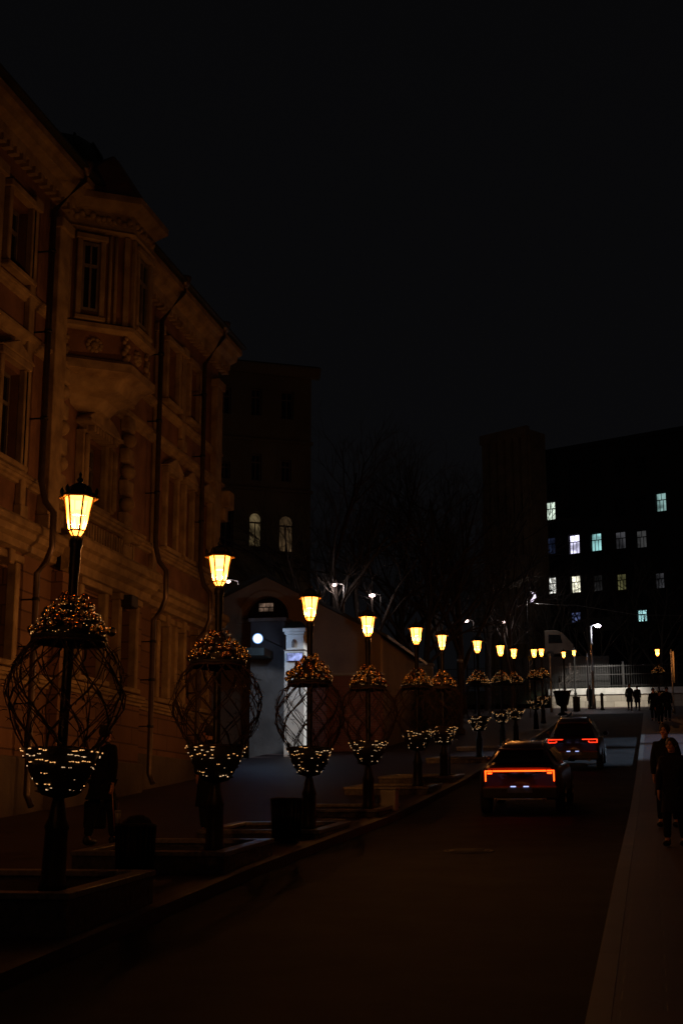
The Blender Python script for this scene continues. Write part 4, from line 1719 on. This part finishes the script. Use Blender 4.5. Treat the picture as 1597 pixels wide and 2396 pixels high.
# apartment house with the arched windows
T, f, L_, top = plainblock('apartment_house', 505, 728, 0, 0, 850, 80, 83, 'olive', 'dark olive four-storey house with two dim arched windows, behind the gatehouse')
to = T.location.copy()
ops = []
for (x0, x1, y0, y1, kind) in [(512, 540, 905, 968, 0), (588, 612, 907, 973, 0), (658, 687, 914, 982, 0), (515, 538, 1078, 1120, 0), (588, 611, 1060, 1125, 0), (658, 681, 1075, 1128, 0),
                               (583, 614, 1195, 1281, 1), (653, 688, 1202, 1293, 2), (514, 545, 1190, 1280, 0)]:
    u0, z1 = pix_on(f, x0, y0)
    u1, z0 = pix_on(f, x1, y1)
    ops.append((u0, u1, z0, z1, kind))
m = MB()
f.wall(m, -6, L_, g(82) - 1, top, [q[:4] for q in ops])
m.build('wall', 'olive', T, to)
m = MB()
f.box(m, -6, L_ - .001, g(82) - 1, top - .01, -11, -.41)
m.build('rear_wall', 'olive', T, to)
m = MB()
f.prof(m, -6, L_ + .5, [(0, top - .5), (.25, top - .45), (.5, top), (.5, top + .15), (0, top + .2)])
m.build('cornice', 'olive', T, to)
m = MB()
for zz in (pix_on(f, 620, 1035)[1], pix_on(f, 620, 1150)[1]):
    f.prof(m, -6, L_ + .1, [(0, zz), (.15, zz + .05), (.15, zz + .2), (0, zz + .25)])
m.build('string_course', 'olive', T, to)
m = MB()
f.prof(m, -6, L_ + .4, [(.55, top + .16), (.5, top + .22), (-5, top + 1.6), (-11, top + .2), (-11, top + .16)])
m.build('roof', 'roof', T, to)
M['tan1'] = emis('tan_curtain_window', (.50, .36, .17), .17, mottled=1.6)
M['tan2'] = emis('brown_curtain_window', (.44, .27, .13), .13, mottled=1.3)
for (u0, u1, z0, z1, kind) in ops:
    window(T, f, u0, u1, z0, z1, -.25, ['glass', 'tan1', 'tan2'][kind], to, fw=.09, arch=kind > 0, trans=.7)
    if kind:   # arch spandrels fill the square opening's corners
        m = MB()
        r = (u1 - u0) / 2
        um, zc = (u0 + u1) / 2, z1 - r
        for sgn in (-1, 1):
            AA = arc(8, 0, PI / 2)
            m.prism([f.p(um + sgn * r, z1, -.3)] + [f.p(um + sgn * r * math.cos(t), zc + r * math.sin(t), -.3) for t in AA], f.n * .29)
        m.build('arch_spandrel', 'olive', T, to)

# big block seen through the trees
T, f, L_, top = plainblock('tall_block', 1128, 1238, 0, 0, 1030, 134, 131, 'brown', 'tall dim brown block with vertical piers, seen through the bare trees')
to = T.location.copy()
m = MB()
f.box(m, 0, L_, 8, top, -2.5, 0)
m.build('wall', 'gable', T, to)
m = MB()
for k in range(6):
    u = L_ * (k + .5) / 6
    f.box(m, u - .3, u + .3, 9, top - .6, 0, .35)
f.box(m, 0, L_, top - .6, top + .3, 0, .5)
m.build('pier', 'gable', T, to)
for k in range(5):
    for j in range(5):
        u = L_ * (k + 1) / 6
        zz = 12 + j * 4.2
        if zz + 2 < top - 1:
            window(T, f, u - .55, u + .55, zz, zz + 2.1, .08, 'glass', to, fw=.1)

# office block with lit windows on the right
T, f, L_, top = plainblock('office_block', 1266, 1700, 0, 0, 1066, 156, 147, 'dark', 'long dark block with scattered cool white lit windows, at the far right')
to = T.location.copy()
Z3 = lambda x0, x1, y0, y1: (1200 + x0 * .2550, 1200 + x1 * .2550, 1000 + y0 * .2550, 1000 + y1 * .2550)


def wem(n, c, s, mo=.7):
    M[n] = emis(n, c, s * 2.4, mottled=mo)
    return n


lit = [(Z3(280, 385, 690, 845), wem('lit_pale_green', (.50, .60, .50), .62)), (Z3(1298, 1403, 605, 765), wem('lit_teal', (.25, .42, .40), .42)),
       (Z3(285, 385, 1015, 1160), wem('lit_dim_blue', (.02, .03, .07), .35)), (Z3(505, 608, 990, 1155), wem('lit_violet', (.68, .66, .90), .95)),
       (Z3(705, 808, 975, 1130), wem('lit_teal_strong', (.22, .46, .46), .55)), (Z3(925, 1030, 960, 1110), wem('lit_dim_grey', (.10, .10, .11), 0.15)),
       (Z3(1118, 1222, 948, 1100), wem('lit_dim_white', (.10, .10, .10), 0.14)), (Z3(300, 392, 1378, 1525), wem('lit_white', (.85, .85, .78), 1.0)),
       (Z3(522, 615, 1362, 1515), wem('lit_warm_white', (.85, .82, .62), 1.0)), (Z3(725, 815, 1355, 1500), wem('lit_faint', (.05, .05, .05), .2)),
       (Z3(940, 1035, 1345, 1490), wem('lit_olive', (.20, .19, .08), 0.19)), (Z3(1290, 1385, 1335, 1475), wem('lit_grey', (.10, .10, .11), 0.14)),
       (Z3(520, 615, 1695, 1790), wem('lit_blue', (.07, .09, .20), .5)), (Z3(1130, 1225, 1675, 1780), wem('lit_cyan', (.35, .68, .70), .8))]
ops = []
for (q, mm) in lit:
    u0, z1 = pix_on(f, q[0], q[2])
    u1, z0 = pix_on(f, q[1], q[3])
    ops.append((u0, u1, z0, z1, mm))
# unlit ones on the same grid
for cx in (1200 + 755 * .255, 1200 + 975 * .255, 1200 + 1170 * .255, 1200 + 560 * .255):
    for dy in (650, 290):
        yy = 1000 + (dy + 50) * .255 - (cx - 1290) * .075
        u0, z1 = pix_on(f, cx - 13, yy)
        u1, z0 = pix_on(f, cx + 13, yy + 39)
        ops.append((u0, u1, z0, z1, 'glass'))
m = MB()
f.wall(m, 0, L_, 8, top, [q[:4] for q in ops])
m.build('wall', 'dark', T, to)
m = MB()
f.box(m, .001, L_ - .001, 8, top - .01, -12, -.41)
m.build('rear_wall', 'dark', T, to)
m = MB()
f.box(m, -.1, L_, top, top + .5, -12, .3)
m.build('parapet', 'dark', T, to)
for (u0, u1, z0, z1, mm) in ops:
    window(T, f, u0, u1, z0, z1, -.2, mm, to, fw=.09, mul=2, trans=.62, m_frame='dark')
# paler box paints the glow on the wall behind the white lamp
m = MB()
u0, z1 = pix_on(f, 1360, 1452)
u1, z0 = pix_on(f, 1460, 1474)
f.box(m, u0, u1, z0, z1, .0, .9)
m.build('glow_band', 'grey', T, to, bevel=.03)

# curved glowing sign
cq = [(1231, 1395), (1234, 1388), (1242, 1386), (1249, 1390), (1250, 1397), (1245, 1404), (1237, 1411)]
cr = [px_(x_, y_, 112) for x_, y_ in cq]
CS = thing('curved_lamp', cr[3], 'curved white glowing tube lamp at the right edge of the tree mass', 'lamp')
M['neon'] = emis('white_tube', (.86, .74, .95), 1.6)
m = MB()
m.tube(cr[2:], [.06, .10, .12, .10, .05], 8)
m.build('tube', 'neon', CS, cr[3])
m = MB()
m.tube([cr[0], cr[1], cr[2]], .14, 6)
m.tube([cr[0], Vector((cr[0].x, 112.3, g(112)))], .05, 6)
m.build('bracket', 'iron', CS, cr[3])
plight('tube_glow', (0, .9, .3), 160, (1, .86, .74), CS, .1)
# overhead wire
wa, wb = px_(1248, 1412, 112), px_(1345, 1416, 118)
wc = px_(1640, 1440, 120)
WR = MB()
WR.tube([wa, (wa + wb) / 2 + Vector((0, 0, -.05)), wb, (wb + wc) / 2 - Vector((0, 0, .4)), wc], .02, 4)
tag(WR.build('overhead_wire', 'galv'), 'thin pale overhead wire running right from the curved lamp', 'wire')


# ================================================================== WHITE STREET LAMPS
def white_lamp(x, y, Y, label, mt, power, side=-1, c=(1, .82, .78), r=.11, thin=True):
    h = px_(x, y, Y)
    zb = gz(h.x, Y) if Y < 110 else 10.05
    o = (h.x - side * .5, Y, zb)
    T = thing('white_street_lamp', o, label, 'street lamp', 'white street lamps beyond the lanterns')
    H = h.z - zb
    m = MB()
    if thin:
        m.tube([(0, 0, 0), (0, 0, H - .15), (side * .02, 0, H + .02), (side * .2, 0, H + .05)], [.05, .035, .03, .025], 8)
    else:
        m.lathe([(.16, 0), (.17, .5), (.13, .9), (.15, .95), (.10, 1.1), (.10, 2.6), (.14, 2.65), (.07, 2.8), (.06, 4.6), (.1, 4.65), (.1, 4.8), (.055, 4.9), (.05, H)], 10)
        m.tube([(0, 0, H - .02), (side * .25, 0, H + .08)], .04, 8)
    m.build('post', 'galv' if (not thin or x < 800) else 'iron', T)
    m = MB()
    m.box(min(side * .2, side * .7), max(side * .2, side * .7), -.1, .1, H + .05, H + .12)
    m.build('head', 'iron', T, bevel=.03)
    m = MB()
    m.ball((side * .5, 0, H), r, 10, 7, (1.3, 1, .75))
    m.build('lens', mt, T)
    plight('bulb', (side * .5, -.15, H - .18), power, c, T, .08)
    return T


white_lamp(782, 1369, 71, 'white street lamp on a thin bare post above the gable roof, head turned left', 'pink', 26, -1, r=.08)
white_lamp(870, 1393, 78, 'brightest pinkish white street lamp, just right of the lit tangled tree', 'pink', 20, -1, r=.13)
white_lamp(534, 1361, 62, 'small pinkish street lamp peeping out beside the second amber lantern', 'pink', 10, -1, r=.08)
white_lamp(1090, 1453, 96, 'small white street lamp half behind twigs, above the seventh amber lantern', 'pink', 22, -1, r=.12)
white_lamp(1177, 1456, 102, 'small pinkish street lamp half behind twigs, above the eighth amber lantern', 'pink', 20, -1, r=.12)
white_lamp(1397, 1464, 104.5, 'tall white street lamp on a stepped post, in front of the pale retaining wall', 'cool', 120, 1, (.86, .88, 1.0), .17, False)
WL = bpy.data.objects[[o.name for o in col.objects if o.get('label', '').startswith('tall white street lamp')][0]]
l3 = bpy.data.lights.new('hood_spot', 'SPOT')
l3.energy = 2600
l3.color = (1.0, .93, .82)
l3.spot_size = 1.3
l3.spot_blend = .5
l3.shadow_soft_size = .15
o3 = bpy.data.objects.new('hood_spot', l3)
col.objects.link(o3)
o3.parent = WL
o3.location = (.5, .1, max(v.co.z for ch in WL.children if ch.type == 'MESH' for v in ch.data.vertices) - .4)
o3.rotation_euler = Vector((-.1, 1.0, -1.05)).to_track_quat('-Z', 'Y').to_euler()

# ================================================================== FAR WALL, FENCE, PLAZA THINGS
rw_ = thing('retaining_wall', (0, 110, g(109.9)), 'long pale stone retaining wall closing the street, brightly lit', 'wall')
ro = rw_.location.copy()
m = MB()
m.box(-7.55, 40, 110, 110.55, 8.3, 9.55)
m.build('masonry', 'stone', rw_, ro)
m = MB()
m.box(-7.7, 40, 109.9, 110.6, 9.552, 10.05)
m.build('coping', 'white', rw_, ro, bevel=.03)
FE = thing('iron_fence', (0, 110.4, 10.05), 'dark iron bar fence along the top of the pale retaining wall', 'fence')
fo_ = FE.location.copy()
m = MB()
xx = -30.0
while xx < 14:
    m.box(xx - .012, xx + .012, 110.39, 110.415, 10.05, 11.9)
    xx += .18
m.build('bars', 'iron', FE, fo_)
m = MB()
for zz in (10.25, 11.1, 11.75):
    m.box(-30, 14, 110.375, 110.388, zz, zz + .05)
m.build('rail', 'iron', FE, fo_)
for k in range(12):
    m = MB()
    m.box(-30 + k * 4 - .06, -30 + k * 4 + .06, 110.42, 110.54, 9.6, 12.1)
    m.build('fence_post', 'iron', FE, fo_)
SH = MB()
random.seed(3)
for k in range(900):
    x = random.uniform(-7, 14)
    p = Vector((x, random.uniform(110.9, 112.2), 10.05))
    hh = random.uniform(.1, .45)
    SH.tube([p, p + Vector((random.uniform(-.12, .12), random.uniform(-.1, .1), hh))], [.02, .004], 3)
tag(SH.build('grass', 'grass'), 'low scrubby grass on the terrace behind the iron fence', 'grass', kind='stuff')

# tapered tub on a foot, box, bollard, yellow sign, tall poles
q = px_(1315, 1655, 88)
TB = thing('planter_tub', (q.x, 88, gz(q.x, 88)), 'big dark tapered planter tub, standing before the pale wall', 'planter')
m = MB()
m.lathe([(.30, 0), (.30, .08), (.12, .16), (.12, .5), (.36, .62), (.52, 1.35), (.56, 1.37), (.56, 1.45), (.48, 1.45), (.46, 1.3)], 20)
m.build('tub', 'board', TB)
m = MB()
m.lathe([(.01, 1.36), (.47, 1.37)], 20)
m.build('soil', 'soil', TB)
q = px_(1348, 1660, 98)
BX = thing('utility_box', (q.x, 98, gz(q.x, 98)), 'dark rectangular utility box right of the tapered tub', 'box')
m = MB()
m.box(-.24, .24, -.2, .2, .04, .95)
m.build('cabinet', 'plastic', BX, bevel=.02)
m = MB()
m.box(-.27, .27, -.23, .23, .952, 1.0)
m.box(-.2, .2, -.17, .17, 0, .039)
m.build('lid', 'plastic', BX, bevel=.01)
q = px_(1408, 1662, 101)
BL = thing('bollard', (q.x, 101, gz(q.x, 101)), 'single dark bollard between the white lamp and the two people', 'bollard')
m = MB()
m.lathe([(.15, 0), (.15, .1), (.11, .14), (.10, .95), (.13, 1.0), (.12, 1.12), (.04, 1.2)], 14)
m.build('shaft', 'iron', BL)
q = px_(1237, 1560, 84)
SG = thing('road_sign', (q.x, 84, gz(q.x, 84)), 'small yellow sign on a thin pole beside the tenth lantern', 'sign')
H = px_(1237, 1521, 84).z - SG.location.z
m = MB()
m.tube([(0, 0, 0), (0, 0, H)], .03, 8)
m.tube([(.02, 0, H - 1.0), (.16, 0, H - .82), (.22, 0, H - .62)], .025, 6)
m.build('pole', 'galv', SG)
m = MB()
zq = px_(1240, 1540, 84).z - SG.location.z
m.box(-.05, .17, -.06, -.035, zq - .12, zq + .12)
m.build('board', 'yellow', SG, bevel=.004)
m = MB()
m.box(-.01, .11, -.068, -.061, zq - .02, zq + .05)
m.build('symbol', 'plastic', SG)
for (x, y, Y, lb, hh, rr) in ((1568, 1521, 88, 'tall thin pale pole at the right, beside the lone right-hand lantern', 0, .045),
                              (1285, 1530, 97, 'slim grey pole between the yellow sign and the tub', 0, .05),
                              (1372, 1530, 104, 'faint slim grey pole left of the tall white lamp', 0, .04),
                              (1075, 1535, 66, 'thick dark pole between the sixth and seventh lanterns', 0, .09)):
    q = px_(x, y, Y)
    T = thing('pole', (q.x, Y, gz(q.x, Y)), lb, 'pole', 'bare poles along the street')
    H = q.z - T.location.z
    m = MB()
    m.lathe([(rr * 2, 0), (rr * 2, .25), (rr, .35), (rr, H), (rr * .6, H + .04)], 10)
    m.build('shaft', 'galv' if rr < .08 else 'bark', T)
    m = MB()
    m.lathe([(rr * 1.5, H - .3), (rr * 1.5, H - .15)], 10)
    m.build('collar', 'galv', T)
    if Y == 88:
        m = MB()
        m.box(.06, .16, -.02, .0, H - 2.0, H - .1)
        m.build('blade_sign', 'cream', T)
        break_ = 0
MHY = 21.5
MH = thing('manhole_cover', (-2.75, MHY, g(MHY) + .004), 'round iron manhole cover set in the dark road behind the nearer car', 'manhole cover')
m = MB()
m.lathe([(.31, 0), (.31, .008), (.27, .010), (.02, .012)], 24)
for q_ in range(6):
    m.box(-.22, .22, -.2 + q_ * .075, -.17 + q_ * .075, .011, .016)
m.build('lid', 'board', MH)
m = MB()
m.lathe([(.38, -.002), (.38, .004), (.33, .005), (.33, -.002)], 24)
m.build('ring', 'board', MH)
MH.rotation_euler = (math.atan(.07), 0, 0)
# white block added to paint the lit end face of a planter
q = (-5.25, 28.6)
PBX = thing('lit_end_block', (q[0], q[1], gz(*q)), 'small white block painting a lit planter end, at the kerb', 'block')
m = MB()
m.box(-.16, .16, -.2, .2, 0, .42)
m.build('block', 'white', PBX, bevel=.03, seg=2)
m = MB()
m.box(-.18, .18, -.22, .22, .422, .46)
m.build('cap', 'white', PBX, bevel=.01)

# parked van on the terrace
vq = px_(1302, 1505, 113)
VN = thing('parked_van', (vq.x, 115, 10.05), 'pale parked van with a sloping windscreen, behind the fence and a bare tree', 'van', None, 0)
zv = max(.6, vq.z - 10.05 - 1.1)
pl_ = MB()
pts = [(-1.05, 0), (1.25, 0), (1.25, .75), (1.05, .95), (.35, 1.75), (-.1, 1.95), (-1.05, 1.95)]
# raised on a low platform so it stands on something
BXp = MB()
BXp.box(vq.x - 4, vq.x + 4, 112.9, 120, 10.051, 10.05 + zv)
tag(BXp.build('terrace', 'board'), kind='structure')
VN.location.z = 10.05 + zv
wb_ = MB()
wb_.prism([(x, -.9, z + .35) for x, z in pts], (0, 1.8, 0))
wb_.build('body', 'plinth', VN, bevel=.08, seg=3)
m = MB()
m.prism([(-.75, -.915, 1.25), (.35, -.915, 1.25), (.22, -.915, 1.9), (-.75, -.915, 1.95)], (0, .012, 0))
m.build('side_window', 'glass', VN)
m = MB()
m.prism([(1.09, -.78, 1.32), (.44, -.78, 2.06), (.44, .78, 2.06), (1.09, .78, 1.32)], (.012, 0, .012))
m.build('windscreen', 'glass', VN)
for xx in (-.65, .8):
    m = MB()
    m.tube([(xx, -.93, .33), (xx, -.7, .33)], .33, 20)
    m.build('wheel', 'rubber', VN)
m = MB()
m.box(1.24, 1.3, -.8, -.5, .75, .9)
m.build('headlight', 'cream', VN)


# ================================================================== TREES
def tree_meshes(seed, H, spread=1.0, levels=5, thick=.22, first=.25):
    random.seed(seed)
    tr, tw = MB(), MB()

    def grow(p, d, L, r, lev):
        n = 4
        pts = [p]
        rad = [r]
        for i in range(n):
            d = (d + Vector((random.uniform(-.2, .2), random.uniform(-.2, .2), random.uniform(-.05, .13))) * (.9 if lev else .35)).normalized()
            p = p + d * (L / n)
            pts.append(p)
            rad.append(r * (1 - .42 * (i + 1) / n))
        (tr if lev < 2 else tw).tube(pts, rad, 8 if lev == 0 else (5 if lev < 3 else 3), cap=False)
        if lev >= levels:
            return
        kids = random.randint(3, 5) if lev else 7
        for k in range(kids):
            f = random.uniform(.35, 1) if lev else first + (1 - first) * (k + .5) / kids
            i = min(n - 1, int(f * n))
            q = pts[i].lerp(pts[i + 1], f * n - i)
            ax = d.orthogonal().normalized()
            ax.rotate(Matrix.Rotation(random.uniform(0, 2 * PI), 3, d))
            ang = random.uniform(.45, 1.0) * spread
            nd = (d * math.cos(ang) + ax * math.sin(ang)).normalized()
            nd.z += .12
            grow(q, nd.normalized(), L * random.uniform(.48, .72), rad[i] * random.uniform(.5, .68), lev + 1)
    grow(Vector((0, 0, -.3)), Vector((0, 0, 1)), H * .55, thick, 0)
    return tr, tw


def make_tree(name, seed, H, **kw):
    T = thing(name, (0, 0, 0), '', 'tree', 'bare winter trees')
    tr, tw = tree_meshes(seed, H, **kw)
    tr.build('trunk', 'bark', T)
    tw.build('crown', 'bark', T)
    return T


tA = make_tree('bare_tree', 1, 17, spread=.8, thick=.28)
tB = make_tree('bare_tree', 2, 14, spread=1.0, thick=.22)
tC = make_tree('bare_tree', 4, 7, spread=1.1, thick=.12, levels=4, first=.3)
trees = [(tA, 800, 72, 1.0, 'tall dark bare tree rising behind the gable roof'),
         (tB, 860, 80, 1.1, 'bare tree behind the brightest pinkish lamp'),
         (tA, 920, 90, 1.0, 'tall bare tree above the fifth amber lantern'),
         (tB, 985, 84, 1.1, 'dark bare tree above the sixth amber lantern'),
         (tA, 1040, 98, 1.1, 'tallest bare tree in the middle of the dark mass'),
         (tB, 1085, 92, 1.3, 'bare tree above the seventh amber lantern'),
         (tA, 1140, 105, 1.0, 'bare tree above the eighth lantern, in front of the tall brown block'),
         (tB, 1200, 100, 1.0, 'bare tree left of the curved white lamp'),
         (tC, 822, 68, .62, 'small tangled tree lit pinkish beside the thin post on the gable'),
         (tC, 1312, 107, .55, 'small forked tree in front of the pale parked van'),
         (tB, 1290, 122, .85, 'bare tree in front of the leftmost lit office windows'),
         (tB, 1395, 124, .9, 'bare tree crossing the teal office window'),
         (tA, 1470, 126, .75, 'bare tree between the tall white lamp and the lone lantern, before the office block'),
         (tB, 1545, 124, .85, 'bare tree at the far right in front of the office block'),
         (tC, 935, 66, .7, 'small bare tree between the fourth and fifth amber lanterns')]
for i, (src, x, Y, s, lb) in enumerate(trees):
    q = px_(x, 1650, Y)
    o = place(src, (q.x, Y, (gz(q.x, Y) if Y < 110 else 10.05)), lb, i * 1.9)
    o.scale = (s, s, s)
# small tree on the gable side stands behind the house, taller placement
# dark clipped hedge
HG = thing('hedge', (-10.0, 62, g(62)), 'dark clipped hedge with ragged top, in front of the brick wall beyond the fourth lantern', 'hedge')
random.seed(9)
m = MB()
for k in range(5200):
    y = random.uniform(62, 76)
    x = random.uniform(-10.6, -9.7)
    z = g(y) + KH + random.uniform(.05, 1.9 + .25 * math.sin(y * 1.7) + .15 * math.sin(y * 5))
    c_ = Vector((x, y, z))
    d1 = Vector((random.uniform(-1, 1), random.uniform(-1, 1), random.uniform(-1, 1))).normalized() * .09
    d2 = d1.orthogonal().normalized() * .05
    m.add([c_ - d1, c_ + d2, c_ + d1, c_ - d2], [(0, 1, 2, 3)])
m.build('leaves', mat('hedge_leaf', (.03, .04, .018), .7), HG, HG.location)
m = MB()
for k in range(24):
    y = 62.3 + k * .58
    m.tube([(-10.15, y, g(y) - .1), (-10.15 + random.uniform(-.2, .2), y + random.uniform(-.2, .2), g(y) + 1.5)], [.03, .01], 5)
m.build('stems', 'bark', HG, HG.location)

# ================================================================== RIGHT-HAND HOUSES (unseen, added to edge the yard light) and an assumed courtyard lamp
RH = thing('shading_house', (5.2, 20, g(20)), 'unseen plain grey house added along the right pavement to edge the lit gap', 'building')
rho = RH.location.copy()
fr2 = FR((4.6, 48.0, 0), (0, -1, 0))
ops = []
for k in range(10):
    for j in range(3):
        ops.append((2 + k * 4.6, 3.2 + k * 4.6, 3.6 + j * 3.6, 5.6 + j * 3.6))
m = MB()
fr2.wall(m, 0, 55, -3, 13.5, ops)
m.build('wall', 'grey', RH, rho)
m = MB()
m.box(5.01, 14, -12, 48.0, -3, 13.49)
m.build('rear_wall', 'grey', RH, rho)
for o in ops:
    window(RH, fr2, o[0], o[1], o[2], o[3], -.2, 'glass', rho)
m = MB()
fr2.prof(m, -.3, 55, [(0, 13.2), (.4, 13.5), (.4, 13.75), (0, 13.8)])
m.build('cornice', 'grey', RH, rho)
R2 = thing('shading_house_far', (5.2, 75, g(75)), 'second unseen grey house, added beyond the lit gap to cut the yard light', 'building')
m = MB()
m.box(4.8, 14, 66, 88, 1, 15)  # unseen block added to stop the yard light farther up the street
m.build('wall', 'grey', R2, R2.location)
m = MB()
m.box(4.5, 14.3, 65.7, 88.3, 15.002, 15.4)
m.build('cornice', 'grey', R2, R2.location, bevel=.05)
YL = thing('assumed_yard_lamp', (11.5, 57.0, g(57)), 'assumed unseen cool white yard lamp on a mast in the gap beyond the added corner house, lighting the blue band on the road', 'lamp')  # unseen lamp, assumed and added to cast the blue band across the road
m = MB()
m.lathe([(.12, 0), (.12, .3), (.06, .4), (.05, 9.2)], 10)
m.build('mast', 'galv', YL)
m = MB()
m.box(-.35, .05, -.16, .16, 9.1, 9.3)
m.build('head', 'galv', YL, bevel=.03)
m = MB()
m.box(-.36, -.352, -.12, .12, 9.12, 9.28)
m.build('lens', 'cool', YL)
sl = bpy.data.lights.new('assumed_yard_spot', 'SPOT')  # assumed source of the cool light on road and right pavement
sl.energy = 11000
sl.color = (.55, .74, 1.0)
sl.spot_size = .62
sl.spot_blend = .6
sl.spot_blend = .5
sl.shadow_soft_size = .12
so_ = bpy.data.objects.new('assumed_yard_spot', sl)
col.objects.link(so_)
so_.parent = YL
so_.location = (-.42, 0, 9.1)
so_.rotation_euler = Vector((-9.0, -4.5, -9.0)).to_track_quat('-Z', 'Y').to_euler()
so2 = so_.copy()
col.objects.link(so2)
so2.rotation_euler = Vector((-9.0, 3.0, -9.0)).to_track_quat('-Z', 'Y').to_euler()

WF = thing('added_floodlight', (4.25, 45.0, 7.6), 'added unseen floodlight on the corner house, brightening the gate pillar across the street', 'lamp')
m = MB()  # unseen fixture added to brighten the gate pillar
m.box(-.12, .12, -.12, .12, -.08, .1)
m.tube([(.1, 0, 0), (.4, 0, .1)], .025, 6)
m.build('housing', 'iron', WF, bevel=.01)
m = MB()
m.box(-.128, -.121, -.1, .1, -.06, .08)
m.build('lens', 'cool', WF)
l2 = bpy.data.lights.new('pillar_spot', 'SPOT')
l2.energy = 13000
l2.color = (.93, .96, 1.0)
l2.spot_size = .23
l2.spot_blend = .2
l2.shadow_soft_size = .1
o2 = bpy.data.objects.new('pillar_spot', l2)
col.objects.link(o2)
o2.parent = WF
o2.location = (-.18, 0, 0)
o2.rotation_euler = (Vector((pc.x + .3, 50.0, 4.5)) - WF.location - o2.location).to_track_quat('-Z', 'Y').to_euler()
